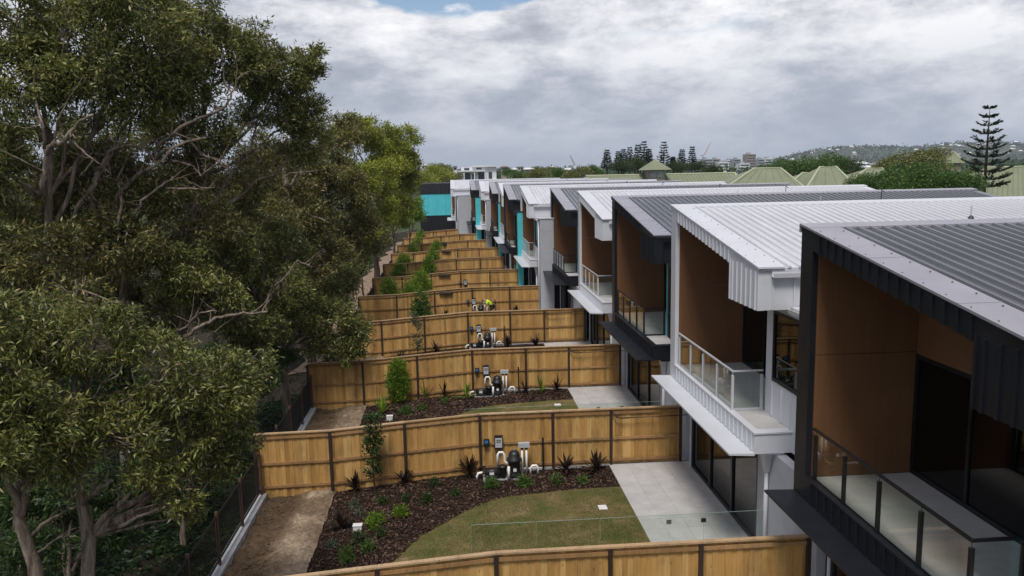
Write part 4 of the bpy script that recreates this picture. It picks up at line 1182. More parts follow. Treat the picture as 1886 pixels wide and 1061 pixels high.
G1 = 'plants in the yard with the curved lawn'; G2 = 'plants in the yard with the palms'; G3 = 'shrubs in the far yards'
thin_tree('slender young tree against the fence behind the curved lawn', (at(690, 880, y=-0.55)[0], -0.55, zg(at(690, 880, y=-0.55)[0])+0.02), 2.5, 0.42, 0.11, 'leaf_deep', 85, G1)
for (px, py, s_, lb) in ((655, 905, .6, 'dark red cordyline left of the slender young tree'), (745, 893, .5, 'small dark cordyline just right of the slender young tree'), (866, 880, .75, 'dark red cordyline left of the pool pump'),
                         (1043, 873, .6, 'dark red cordyline between pool riser and corner of the lawn'), (1098, 872, .75, 'largest dark red cordyline beside the pale patio'), (628, 980, .6, 'dark red cordyline near the white box on the mulch')):
    blades('cordyline_plant', lb, ground_at(px, py), 30, s_, 0.085, 'leaf_cordyline', G1, 0.4)
for (px, py, r, h_, mt, lb) in ((905, 900, .24, .34, 'leaf_garden', 'leafy green shrub in front of the pool pump'), (964, 897, .24, .30, 'leaf_garden', 'leafy green shrub in front of the pool filter'),
                             (693, 972, .26, .42, 'leaf_bright', 'bright leafy shrub right of the white box on the mulch'), (740, 952, .24, .30, 'leaf_bright', 'bright low shrub between the young tree and the lawn'),
                             (1024, 893, .17, .28, 'leaf_garden', 'small green shrub in front of the black riser pipe'), (1075, 893, .15, .24, 'leaf_garden', 'small green shrub left of the largest cordyline'),
                             (838, 915, .15, .26, 'leaf_deep', 'dark green shrublet near the tip of the lawn curve'), (785, 928, .17, .3, 'leaf_deep', 'dark green shrublet beside the edge of the curved lawn'),
                             (748, 925, .14, .24, 'leaf_deep', 'dark shrublet in the middle of the bark mulch'), (706, 930, .15, .26, 'leaf_deep', 'dark shrublet below the slender young tree'),
                             (800, 898, .16, .3, 'leaf_deep', 'dark shrublet close to the fence, left of the pool pump'),
                             (700, 990, .15, .24, 'leaf_deep', 'dark shrublet below the bright leafy shrub'), (678, 1018, .19, .32, 'leaf_garden', 'green shrub low on the mulch, nearest the lawn edge'),
                             (640, 1035, .22, .34, 'leaf_garden', 'green shrub nearest the bottom of the photo on the mulch'), (662, 1000, .15, .26, 'leaf_deep', 'dark shrublet just below the white box'),
                             (652, 935, .13, .22, 'leaf_greygreen', 'grey green tuft above the white box'), (665, 950, .12, .2, 'leaf_greygreen', 'second grey green tuft above the white box'), (610, 1012, .13, .2, 'leaf_greygreen', 'grey green tuft beside the soil strip')):
    shrub('garden_shrub', lb, ground_at(px, py), r, h_, 0.07, mt, G1)
shrub('garden_shrub', 'dense upright bright green shrub against the third fence', ground_at(734, 745), 0.48, 2.0, 0.10, 'leaf_bright', G2, upright=0.8)
for (px, py, s_, mt, wd, lb) in ((705, 765, .95, 'leaf_bright', .06, 'large arching green plant left of the dense upright shrub'), (783, 735, .8, 'leaf_bright', .055, 'arching green plant just right of the dense upright shrub'),
                             (860, 737, .8, 'leaf_bright', .055, 'arching green plant left of the second pool filter'), (996, 726, .75, 'leaf_bright', .055, 'arching green plant between two cordylines by the third fence'),
                             (818, 733, .75, 'leaf_cordyline', .06, 'cordyline between two arching green plants by the third fence'), (968, 727, .7, 'leaf_cordyline', .06, 'cordyline beside the riser of the second pool filter'),
                             (1025, 723, .75, 'leaf_cordyline', .06, 'cordyline next to the pale patio of the palm yard')):
    blades('arching_plant' if 'green' in lb.split(' by')[0] and 'cordyline' not in lb.split()[0] else 'cordyline_plant', lb, ground_at(px, py), 20, s_, wd, mt, G2, 0.55)
for (px, py, r, h_, lb) in ((748, 765, .25, .35, 'low green shrub left of the lawn tip in the palm yard'), (778, 757, .16, .28, 'dark shrublet in the mulch of the palm yard'), (820, 745, .15, .25, 'second dark shrublet in the mulch of the palm yard'), (690, 775, .25, .3, 'low shrub half hidden by the second fence')):
    shrub('garden_shrub', lb, ground_at(px, py), r, h_, 0.08, 'leaf_garden', G2)
thin_tree('thin sparse tree against the fourth fence', ground_at(769, 662), 2.5, 0.45, 0.10, 'leaf_greygreen', 60, G3)
for (px, py, Y, lb) in ((740, 640, 16.5, 'cordyline left of the thin sparse tree'), (803, 640, 17.5, 'cordyline right of the thin sparse tree'), (935, 632, 17.8, 'cordyline right of the third pool filter'), (987, 628, 17.8, 'cordyline nearest the house in the thin tree yard'),
                        (820, 570, 27.3, 'cordyline left of the stooping worker'), (950, 566, 27.5, 'cordyline right of the stooping worker')):
    q_ = at(px, py, y=Y); blades('cordyline_plant', lb, (q_[0], Y, zg(q_[0])+0.03), 28, 0.75, 0.09, 'leaf_cordyline', G3, 0.35)
for (px, pt, pb, Y, rp, mt, lb) in ((776, 536, 612, 21, 15, 'leaf_garden', 'dark green upright bush in front of the worker\'s fence'), (716, 512, 548, 30.5, 16, 'leaf_bright', 'round bush by the left end of the fence beyond the worker'),
                        (775, 500, 535, 34, 16, 'leaf_garden', 'upper of the two clustered bushes beyond the worker'), (759, 516, 545, 31.5, 18, 'leaf_bright', 'lower of the two clustered bushes beyond the worker'),
                        (735, 485, 510, 39.5, 14, 'leaf_bright', 'bush at the left of the second yard beyond the worker'), (790, 472, 502, 41, 11, 'leaf_garden', 'bush in the middle of the second yard beyond the worker'),
                        (745, 466, 484, 48.5, 13, 'leaf_bright', 'bush at the left of the third yard beyond the worker'), (797, 458, 478, 50, 11, 'leaf_garden', 'bush in the middle of the third yard beyond the worker'),
                        (761, 447, 460, 59, 10, 'leaf_bright', 'bush at the left of the fourth yard beyond the worker'), (804, 442, 458, 60, 9, 'leaf_garden', 'bush in the middle of the fourth yard beyond the worker'),
                        (768, 437, 446, 69, 9, 'leaf_bright', 'small bush three yards from the far end'), (775, 424, 435, 79, 9, 'leaf_bright', 'farthest small bush in the yards')):
    q_ = at(px, (pt+pb)/2, y=Y); dep = float(np.dot(q_-CPOS, _fw)); zt = at(px, pt, y=Y)[2]; z0 = zg(q_[0])
    shrub('garden_bush', lb, (q_[0], Y, z0), rp*dep/CF*1.15, max(0.6, zt-z0)*1.0, 0.17, 'leaf_bright' if mt == 'leaf_bright' or Y > 25 else mt, G3)

# ------------------------------------------------------------------ pool plant and yard things
def pool_set(k, lb):
    y = yk(k); z = -0.08; X0 = -5.35
    o = empty('pool_filter_set', (X0, y-0.55, z), lb, 'pool filter', 'pool filter sets against the fences')
    MB().box(X0-1.0, X0+0.3, y-0.8, y-0.3, z-0.05, z+0.03).build('base_slab', 'far_grey', o)
    tk = MB().lathe((X0, y-0.55, z+0.05), [(0.21, 0), (0.21, 0.06), (0.185, 0.1), (0.19, 0.48), (0.24, 0.5), (0.245, 0.56), (0.19, 0.6), (0.18, 0.72), (0.13, 0.80), (0.05, 0.83)], 18).build('filter_tank', 'black_plastic', o, True)
    MB().lathe((X0, y-0.55, z+0.87), [(0.05, 0), (0.05, 0.05), (0.02, 0.07)], 10).build('gauge', 'chrome', tk)
    MB().box(X0-0.05, X0+0.05, y-0.745, y-0.735, z+0.25, z+0.35).build('rating_plate', 'white_plastic', tk)
    pb = MB().tube([(X0-0.95, y-0.6, z+0.22), (X0-0.45, y-0.6, z+0.22)], 0.12, 12).box(X0-0.9, X0-0.5, y-0.7, y-0.5, z+0.05, z+0.14).build('pump_motor', 'black_plastic', o, True)
    MB().lathe((X0-0.38, y-0.6, z+0.05), [(0.12, 0), (0.12, 0.3), (0.14, 0.31), (0.14, 0.36), (0.08, 0.39)], 14).build('pump_pot', 'black_plastic', o, True)
    MB().box(X0-0.80, X0-0.66, y-0.725, y-0.715, z+0.17, z+0.25).build('rating_plate', 'white_plastic', pb)
    for pts_, r in (([(-0.52, -0.45, 0.35), (-0.52, -0.45, 0.72), (-0.47, -0.45, 0.80), (-0.36, -0.45, 0.80), (-0.31, -0.45, 0.72), (-0.31, -0.45, 0.50), (-0.24, -0.45, 0.44), (-0.12, -0.5, 0.44)], 0.04),
                    ([(0.26, -0.42, 0.06), (0.26, -0.42, 0.86)], 0.034), ([(0.40, -0.42, 0.06), (0.40, -0.42, 0.86)], 0.034),
                    ([(0.52, -0.5, 0.05), (0.52, -0.5, 0.27), (0.58, -0.5, 0.33), (0.70, -0.5, 0.33), (0.75, -0.5, 0.26), (0.75, -0.5, 0.05)], 0.04),
                    ([(-0.2, -0.82, 0.04), (-0.2, -0.82, 0.46)], 0.042), ([(-1.02, -0.6, 0.22), (-1.15, -0.6, 0.2), (-1.2, -0.6, 0.1), (-1.2, -0.6, 0.0)], 0.04),
                    ([(-0.2, -0.3, 0.20), (0.9, -0.3, 0.16)], 0.022)):
        MB().tube([(X0+a, y+b_, z+c) for a, b_, c in pts_], r, 8).build('pipe', 'pvc', o, True)
    MB().box(X0+0.14, X0+0.50, y-0.49, y-0.35, z+0.93, z+1.08).build('chlorinator_cell', 'grey_plastic', o)
    MB().lathe((X0+0.26, y-0.42, z+0.86), [(0.05, 0), (0.05, 0.075)], 10).lathe((X0+0.40, y-0.42, z+0.86), [(0.05, 0), (0.05, 0.075)], 10).build('unions', 'black_plastic', o)
    MB().tube([(X0+0.95, y-0.25, z-0.1), (X0+0.95, y-0.25, z+1.15)], 0.032, 8).build('riser_pipe', 'black_plastic', o)
    return o
for k, lb in ((1, 'black pool filter with white pipes behind the curved lawn'), (2, 'black pool filter with white pipes in the yard with the palms'), (3, 'black pool filter with white pipes in the yard with the thin tree'), (4, 'black pool filter set in front of the stooping worker')):
    pool_set(k, lb)
YN = {1: 'behind the curved lawn', 2: 'in the yard with the palms', 3: 'in the yard with the thin tree', 4: 'left of the stooping worker', 5: 'on the first fence beyond the worker'}
for k in (1, 2, 3, 4, 5):
    y = yk(k)-0.05; sx_ = 0 if k < 5 else -0.4
    o = empty('pool_controller', (-5.82+sx_, y, 0.72), 'grey pool controller box on the fence %s' % YN[k], 'controller', 'pool controllers on the fences')
    MB().box(-5.95+sx_, -5.68+sx_, y-0.10, y, 0.72, 1.16).build('housing', 'black_plastic', o)
    fc = MB().box(-5.925+sx_, -5.705+sx_, y-0.13, y-0.101, 0.78, 1.09).build('face', 'grey_plastic', o)
    MB().box(-5.88+sx_, -5.75+sx_, y-0.134, y-0.131, 0.95, 1.04).build('display', 'black_plastic', fc)
    MB().box(-5.86+sx_, -5.77+sx_, y-0.136, y-0.1345, 0.975, 1.015).build('readout', 'grey_plastic', fc)
    MB().tube([(-5.8+sx_, y-0.05, 0.72), (-5.78+sx_, y-0.06, 0.5), (-5.84+sx_, y-0.06, 0.34)], 0.01, 5).build('cable', 'black_plastic', o)
    o = empty('timer_box', (-6.2+sx_, y, 0.82), 'black timer box with blue dial on fence %s' % YN[k], 'timer box', 'timer boxes on the fences')
    MB().box(-6.29+sx_, -6.11+sx_, y-0.08, y, 0.82, 1.05).build('housing', 'black_plastic', o)
    MB().box(-6.26+sx_, -6.15+sx_, y-0.09, y-0.081, 0.92, 1.02).build('dial', 'blue_plastic', o)
    MB().tube([(-6.2+sx_, y-0.04, 0.82), (-6.22+sx_, y-0.05, 0.6), (-6.3+sx_, y-0.05, 0.35)], 0.008, 5).build('cable', 'black_plastic', o)
# frameless pool fences
def pool_fence(k, lb):
    y = yk(k)-6.65
    o = empty('glass_pool_fence', (-6.85, y, 0), lb, 'glass fence', 'frameless glass pool fences')
    xs = [-6.85, -5.30, -3.75, -2.30, -2.02, -1.18, -1.10, 0.55]
    for i, (a, b_) in enumerate(((-6.85, -5.32), (-5.28, -3.77), (-3.73, -2.06), (-2.04, -1.20), (-1.18, 0.5))):
        zb = zg(a)+0.10 if a < -2.3 else 0.06
        nm = 'gate_panel' if i == 3 else 'glass_panel'
        gp = MB().box(a, b_, y-0.006, y+0.006, zb, 1.2).build(nm, 'clear_glass', o)
        MB().box(a, b_, y-0.006, y+0.006, 1.2005, 1.206).box(a-0.0045, a-0.0005, y-0.006, y+0.006, zb, 1.2).build('polished_edge', 'glass_edge', gp)
        if i != 3:
            for xx in (a+0.25, b_-0.25):
                MB().box(xx-0.025, xx+0.025, y-0.03, y-0.0065, zb-0.12, zb+0.05).box(xx-0.025, xx+0.025, y+0.0065, y+0.03, zb-0.12, zb+0.05).build('spigot', 'chrome', gp)
    for xx in (-2.05, -1.19):
        MB().box(xx-0.06, xx+0.06, y-0.03, y-0.0065, 0.98, 1.08).build('latch' if xx < -2 else 'hinge', 'black_plastic' if xx > -2 else 'chrome', o)
    MB().box(-1.25, -1.13, y-0.03, y-0.0065, 0.2, 0.3).build('hinge', 'black_plastic', o)
pool_fence(1, 'clear glass pool fence standing across the curved lawn and patio')
pool_fence(2, 'clear glass pool fence across the palm yard behind the second fence')
# black pipe brackets at the house end of the fences
for k in (1, 2, 3):
    y = yk(k)-0.11
    o = MB().tube([(-2.12, y, 1.80), (-1.98, y-0.05, 1.62), (-1.85, y-0.05, 1.58), (-1.55, y-0.05, 1.585)], 0.022, 6).tube([(-1.56, y-0.05, 1.585), (0.35, y-0.05, 1.60)], 0.014, 6).build('hose_bracket', 'black_plastic', None, True, loc=(-2.1, y, 1.6))
    tag(o, 'thin black pipe at the house end of fence %s' % YN[k], 'bracket', 'black pipe brackets on the fences')
for k, px in ((4, 820), (5, 818), (7, 823), (8, 817)):
    y = yk(k)-0.09; q_ = at(px, 500, y=y)
    o = MB().box(q_[0]-0.45, q_[0]+0.45, y-0.08, y+0.02, 1.50, 1.64).tube([(q_[0]-0.4, y-0.1, 1.57), (q_[0]+0.4, y-0.1, 1.57)], 0.03, 6).build('cover_roller', 'black_plastic', None, loc=(q_[0], y, 1.5))
    tag(o, {4: 'black roller bar on the fence behind the worker, left of him', 5: 'black roller bar on the first fence beyond the worker', 7: 'black roller bar on the third fence beyond the worker', 8: 'tiny black roller bar on the third fence from the far end'}[k], 'roller', 'black roller bars on the fences')
def lid_box(name, lb, p, a, b_, h_):
    o = empty(name, tuple(p), lb, 'drain box')
    x, y, z = p
    MB().box(x-a, x+a, y-b_, y+b_, z-0.02, z+h_).build('body', 'white_plastic', o)
    MB().box(x-a-0.012, x+a+0.012, y-b_-0.012, y+b_+0.012, z+h_+0.001, z+h_+0.02).build('lid', 'white_plastic', o)
lid_box('drain_pit', 'white plastic box standing in the bark mulch', ground_at(659, 978), 0.12, 0.09, 0.17)
p_ = ground_at(1110, 939); lid_box('drain_pit', 'flat white drain lid set in the curved lawn', (p_[0], p_[1], p_[2]+0.045), 0.11, 0.13, 0.02)
p_ = ground_at(1027, 749); lid_box('drain_pit', 'small white drain lid on the lawn of the palm yard', (p_[0], p_[1], p_[2]+0.05), 0.12, 0.13, 0.02)
p_ = ground_at(718, 775); lid_box('drain_pit', 'white box on the mulch just behind the second fence', p_, 0.12, 0.09, 0.2)

# the stooping worker
def skinned(name, pts, edges, rad, mat, parent, root=0, sub=2):
    me = bpy.data.meshes.new(name); me.from_pydata([tuple(p) for p in pts], edges, [])
    o = bpy.data.objects.new(name, me); col.objects.link(o); o.parent = parent
    md = o.modifiers.new('skin', 'SKIN'); md.use_smooth_shade = True
    for i, r in enumerate(rad):
        r = r if hasattr(r, '__len__') else (r, r)
        me.skin_vertices[0].data[i].radius = r
    me.skin_vertices[0].data[root].use_root = True
    sb = o.modifiers.new('sub', 'SUBSURF'); sb.levels = sub; sb.render_levels = sub
    me.materials.append(M[mat])
    return o
wx, wy = -4.70, yk(4)-1.25
pw = empty('person', (wx, wy, zg(wx)), 'person in a yellow high-visibility top and dark trousers stooping in a yard', 'person')
J = [(0.02, 0.05, 0.88), (-0.10, 0.05, 1.05), (-0.22, 0.05, 1.20), (-0.34, 0.06, 1.27), (-0.42, 0.06, 1.27), (-0.53, 0.05, 1.21),
     (-0.28, -0.15, 1.18), (-0.30, -0.19, 0.92), (-0.42, -0.13, 0.70), (-0.46, -0.11, 0.62),
     (-0.28, 0.25, 1.18), (-0.31, 0.30, 0.92), (-0.44, 0.24, 0.70), (-0.48, 0.22, 0.62),
     (0.04, -0.06, 0.84), (-0.06, -0.11, 0.47), (0.06, -0.13, 0.09), (-0.08, -0.15, 0.04),
     (0.04, 0.17, 0.84), (-0.04, 0.22, 0.47), (0.08, 0.24, 0.09), (-0.06, 0.26, 0.04)]
E_ = [(0, 1), (1, 2), (2, 3), (3, 4), (4, 5), (2, 6), (6, 7), (7, 8), (8, 9), (2, 10), (10, 11), (11, 12), (12, 13), (0, 14), (14, 15), (15, 16), (16, 17), (0, 18), (18, 19), (19, 20), (20, 21)]
Rr = [0.14, 0.13, 0.15, 0.065, 0.075, 0.095, 0.055, 0.042, 0.034, 0.028, 0.055, 0.042, 0.034, 0.028, 0.085, 0.06, 0.04, 0.035, 0.085, 0.06, 0.04, 0.035]
for hb in (9, 13):                            # five fingers to each hand
    hx, hy, hz_ = J[hb]
    for f, (a, l) in enumerate(((-0.03, 0.05), (-0.015, 0.08), (0.0, 0.085), (0.015, 0.08), (0.03, 0.06))):
        i0 = len(J)
        J.append((hx-0.02, hy+a, hz_-l*0.55)); J.append((hx-0.03, hy+a*1.1, hz_-l)); E_ += [(hb, i0), (i0, i0+1)]; Rr += [0.009, 0.008]
body = skinned('body', J, E_, Rr, 'skin', pw)
skinned('high_vis_top', [J[0], J[1], J[2], (-0.30, 0.055, 1.25), J[6], (-0.29, -0.175, 1.02), J[10], (-0.30, 0.28, 1.02)], [(0, 1), (1, 2), (2, 3), (2, 4), (4, 5), (2, 6), (6, 7)],
        [0.165, 0.165, 0.18, 0.09, 0.085, 0.068, 0.085, 0.068], 'hivis', pw)
skinned('trousers', [(0.03, 0.05, 0.90), J[14], J[15], (0.05, -0.13, 0.14), J[18], J[19], (0.07, 0.24, 0.14)], [(0, 1), (1, 2), (2, 3), (0, 4), (4, 5), (5, 6)], [0.158, 0.105, 0.08, 0.06, 0.105, 0.08, 0.06], 'work_trousers', pw)
skinned('hair', [(-0.49, 0.05, 1.265), (-0.56, 0.05, 1.25), (-0.57, 0.05, 1.19)], [(0, 1), (1, 2)], [0.085, 0.085, 0.05], 'hair', pw)
for s_ in (0, 4): skinned('boot', [(J[16+s_][0], J[16+s_][1], 0.12), (J[16+s_][0], J[16+s_][1], 0.05), (J[17+s_][0]-0.04, J[17+s_][1], 0.045)], [(0, 1), (1, 2)], [0.055, 0.055, 0.045], 'boot', pw, sub=1)

# ------------------------------------------------------------------ behind the row: roofs, trees, pines
CROWN = {}
def crown_proto(key, mat, n, leafr, seed, flat=0.75, nb=16, rmin=0.28):
    rg = np.random.default_rng(seed)
    bc = rg.normal(size=(nb, 3)); bc /= np.linalg.norm(bc, axis=1, keepdims=True)
    bc *= rg.uniform(0.3, 0.85, (nb, 1)); bc[:, 2] = np.abs(bc[:, 2])*flat
    br_ = rg.uniform(rmin, rmin*1.7, nb)
    k = rg.integers(0, nb, n)
    d = rg.normal(size=(n, 3)); d /= np.linalg.norm(d, axis=1, keepdims=True)
    p = bc[k]+d*(br_[k]*rg.uniform(0, 1, n)**0.35)[:, None]
    V, Q = leaves_np(p, d+rg.normal(0, 0.6, (n, 3)), leafr*rg.uniform(0.7, 1.2, n), leafr*0.55, rg)
    CROWN[key] = mesh_np('crown', V, Q, mat)
crown_proto('deep0', 'leaf_deep', 7000, 0.075, 1); crown_proto('deep1', 'leaf_deep', 7000, 0.075, 2)
crown_proto('garden0', 'leaf_garden', 6000, 0.08, 3); crown_proto('olive0', 'leaf_yellowgreen', 6000, 0.08, 4); crown_proto('olive1', 'leaf_olive', 6000, 0.08, 5)
crown_proto('bush', 'leaf_garden', 17000, 0.055, 6, 0.75, 34, 0.2); crown_proto('bigdeep', 'leaf_garden', 15000, 0.055, 8, 0.6, 34, 0.2)
TR = MB().tube([(0, 0, 0), (0.02, 0, 0.5), (0, 0.02, 1.0)], [0.05, 0.04, 0.025], 7).tube([(0, 0, 0.6), (0.2, 0.1, 1.0)], [0.025, 0.012], 5).tube([(0, 0, 0.55), (-0.2, -0.1, 1.0)], [0.025, 0.012], 5).mesh('trunk', 'dark_bark', True)
def bg_tree(key, px, pyc, Y, rp, lb, group, sz=0.8):
    p = at(px, pyc, y=Y); dep = float(np.dot(p-CPOS, _fw)); r = rp*dep/CF
    gz = -0.14
    o = empty('background_tree', (p[0], Y, gz), lb, 'tree', group)
    c = link('crown', CROWN[key], o, (p[0], Y, p[2]-r*0.25)); c.scale = (r, r, r*sz); c.rotation_euler = (0, 0, rnd.uniform(0, 6.28))
    t_ = link('trunk', TR, o, (p[0], Y, gz)); h_ = max(1.0, p[2]-gz); t_.scale = (h_*0.6, h_*0.6, h_)
    return o
# white house far behind the row
def facade_house(name, lb, px0, px1, ptop, Y, depth, cat='house'):
    a = at(px0, ptop, y=Y); c = at(px1, ptop, y=Y)
    o = empty(name, (a[0], Y, -0.14), lb, cat)
    return o, a, c
o, a, c = facade_house('modern_house', 'white flat roofed modern house behind the far end of the row', 845, 925, 303, 140, 12)
x0, x1, zt = a[0], c[0], a[2]; wd = x1-x0
MB().box(x0+wd*0.06, x0+wd*0.86, 140, 152, -0.14, zt-0.6).build('wall', 'far_white', o)
MB().box(x0-0.2, x0+wd*0.60, 138.6, 152.5, zt-1.5, zt-1.25).build('roof', 'far_white', o)
MB().box(x0+wd*0.30, x0+wd*0.88, 139.4, 152.2, zt-0.59, zt-0.3).build('upper_roof', 'far_white', o)
MB().box(x0+wd*0.60, x1+0.6, 138.8, 149, zt-3.9, zt-3.65).build('side_roof', 'far_white', o)
MB().box(x0+wd*0.62, x1+0.3, 139.2, 149, -0.14, zt-3.91).build('side_wall', 'far_grey', o)
MB().box(x0+wd*0.1, x0+wd*0.6, 138.7, 139.99, zt-4.3, zt-4.1).build('balcony_slab', 'far_white', o)
for i in range(3): MB().box(x0+wd*(0.1+0.24*i), x0+wd*(0.1+0.24*i)+0.22, 138.75, 138.95, zt-4.09, zt-1.51).build('column', 'far_white', o)
for (u0, u1, z0, z1) in ((0.12, 0.26, -3.9, -1.8), (0.30, 0.38, -3.9, -2.0), (0.44, 0.60, -3.9, -1.7), (0.68, 0.76, -3.0, -1.6), (0.14, 0.22, -6.5, -5.2), (0.34, 0.56, -6.8, -4.8), (0.12, 0.24, -1.15, -0.75), (0.40, 0.52, -1.05, -0.75)):
    wq = MB().box(x0+wd*u0, x0+wd*u1, 139.93, 139.995, zt+z0, zt+z1).build('window', 'far_dark', o)
    MB().box(x0+wd*u0+0.08, x0+wd*u1-0.08, 139.90, 139.929, zt+z0+0.08, zt+z1-0.08).build('pane', 'far_glass', wq)
MB().box(x0+wd*0.1, x0+wd*0.6, 138.71, 138.74, zt-4.08, zt-3.2).build('balcony_glass', 'clear_glass', o)
# green metal roofs
def hip(mb, x0, x1, y0, y1, ze, zr_, inset):
    ym = (y0+y1)/2
    mb.add([(x0, y0, ze), (x1, y0, ze), (x1, y1, ze), (x0, y1, ze), (x0+inset, ym, zr_), (x1-inset, ym, zr_)], [(0, 1, 5, 4), (1, 2, 5), (2, 3, 4, 5), (3, 0, 4), (3, 2, 1, 0)])
def ribs_front(x0, x1, y0, ze, ym, zr_, step, par, inset=0.0):
    mb = MB(); n_ = int((x1-x0)/step)
    for i in range(1, n_):
        x = x0+i*step
        f = 1.0
        if inset: f = min(1.0, (x-x0)/inset, (x1-x)/inset)
        mb.tube([(x, y0, ze+0.03), (x, lerp(y0, ym, f), lerp(ze, zr_, f)+0.03)], 0.04, 4, False)
    return tag(mb.build('roof_ribs', 'green_roof', par), kind='stuff')
GR = 'olive green roofed buildings behind the row'
Y = 86
a = at(1072, 338, y=Y); c = at(1345, 319, y=Y+5); zR = c[2]
o = empty('green_roofed_hall', (a[0], Y, -0.14), 'long olive green metal roof with a square cupola', 'building', GR)
xa, xb = a[0], at(1352, 319, y=Y+5)[0]
rfo = MB().add([(xa-2.5, Y-1.5, zR-2.9), (xb, Y-1.5, zR-2.9), (xb, Y+12, zR-2.9), (xa-2.5, Y+12, zR-2.9), (xa+1.5, Y+5, zR), (xb, Y+5, zR)], [(0, 1, 5, 4), (1, 2, 5), (2, 3, 4, 5), (3, 0, 4)]).build('roof', 'green_roof', o)
MB().add([(xb-0.12, Y-0.9, zR-2.85), (xb-0.12, Y+11.4, zR-2.85), (xb-0.12, Y+5, zR-0.2), (xb+0.0, Y-0.9, zR-2.85), (xb+0.0, Y+11.4, zR-2.85), (xb+0.0, Y+5, zR-0.2)], [(0, 1, 2), (5, 4, 3), (0, 3, 4, 1), (1, 4, 5, 2), (2, 5, 3, 0)]).build('gable_wall', 'gable_wall', o)
MB().box(xa-2, xb-0.5, Y-0.8, Y+11.3, -0.14, zR-2.92).build('wall', 'gable_wall', o)
MB().tube([(xb+0.1, Y-1.6, zR-2.95), (xb+0.1, Y+5, zR+0.05), (xb+0.1, Y+12, zR-2.95)], 0.13, 4).build('barge', 'green_roof_trim', rfo)
MB().tube([(xa+1.4, Y+5, zR+0.04), (xb, Y+5, zR+0.04)], 0.11, 5).build('ridge_cap', 'green_roof_trim', rfo)
ribs_front(xa+1.5, xb, Y-1.5, zR-2.9, Y+5, zR, 0.55, rfo)
# rusty valley flashing and cupola
q0 = at(1180, 319, y=Y+4.6)
cx = at(1206, 300, y=Y+3.4)[0]; cy = Y+3.4
MB().tube([(q0[0]-1.6, Y-1.4, zR-2.75), (cx-1.1, Y+2.2, zR-0.95)], 0.09, 4).build('rusty_valley', 'tile_roof', rfo)
cu = MB().box(cx-1.15, cx+1.15, cy-1.15, cy+1.15, zR-1.4, zR+0.75).build('cupola', 'gable_wall', o)
for i in range(2): MB().box(cx-0.95+i*1.0, cx-0.05+i*1.0, cy-1.2, cy-1.152, zR-0.35, zR+0.6).build('louvre', 'far_grey', cu)
ztop = at(1206, 293, y=cy)[2]
MB().add([(cx-2.0, cy-2.0, zR+0.70), (cx+2.0, cy-2.0, zR+0.70), (cx+2.0, cy+2.0, zR+0.70), (cx-2.0, cy+2.0, zR+0.70), (cx, cy, ztop)], [(0, 1, 4), (1, 2, 4), (2, 3, 4), (3, 0, 4), (3, 2, 1, 0)]).build('cupola_roof', 'green_roof', cu)
def green_hip(lb, px0, px1, pe, pr0, pr1, prt, Y, dy):
    a = at(px0, pe, y=Y); c = at(px1, pe, y=Y); r0 = at(pr0, prt, y=Y+dy/2); r1 = at(pr1, prt, y=Y+dy/2)
    ze = min(a[2], c[2]); zr_ = r0[2]
    o = empty('green_roofed_house', (a[0], Y, -0.14), lb, 'house', GR)
    MB().box(a[0]+0.5, c[0]-0.5, Y+0.5, Y+dy-0.5, -0.14, ze-0.02).build('wall', 'gable_wall', o)
    rf = MB().add([(a[0], Y, ze), (c[0], Y, ze), (c[0], Y+dy, ze), (a[0], Y+dy, ze), (r0[0], Y+dy/2, zr_), (r1[0], Y+dy/2, zr_)], [(0, 1, 5, 4), (1, 2, 5), (2, 3, 4, 5), (3, 0, 4), (3, 2, 1, 0)]).build('roof', 'green_roof', o)
    MB().tube([(a[0], Y, ze+0.03), (r0[0], Y+dy/2, zr_+0.05), (r1[0], Y+dy/2, zr_+0.05), (c[0], Y, ze+0.03)], 0.13, 5).build('ridge_cap', 'green_roof_trim', rf)
    n_ = max(3, int((r1[0]-r0[0])/0.6)); mb = MB()
    for i in range(n_+1):
        t_ = i/max(1, n_)
        mb.tube([(lerp(a[0]+1, c[0]-1, t_), Y, ze+0.03), (lerp(r0[0], r1[0], t_), Y+dy/2, zr_+0.03)], 0.035, 4, False)
    tag(mb.build('roof_ribs', 'green_roof', rf), kind='stuff')
    return o
green_hip('olive green hipped roof right of the cupola', 1322, 1490, 352, 1388, 1438, 311, 76, 12)
green_hip('low olive green roof between the two larger hipped roofs', 1440, 1530, 350, 1478, 1512, 319, 79, 10)
green_hip('olive green hipped roof with a sharp ridge, left of the dark bushy tree', 1478, 1590, 356, 1510, 1540, 308, 75, 12)
green_hip('olive green roof at the right edge beside the tall pine', 1790, 1990, 378, 1815, 1960, 309, 66, 16)
green_hip('small olive green pyramid roof left of the tall pine', 1733, 1778, 300, 1754, 1757, 280, 118, 5)
green_hip('small gabled olive roof between tree and hipped roof', 1570, 1640, 330, 1596, 1625, 311, 92, 7)
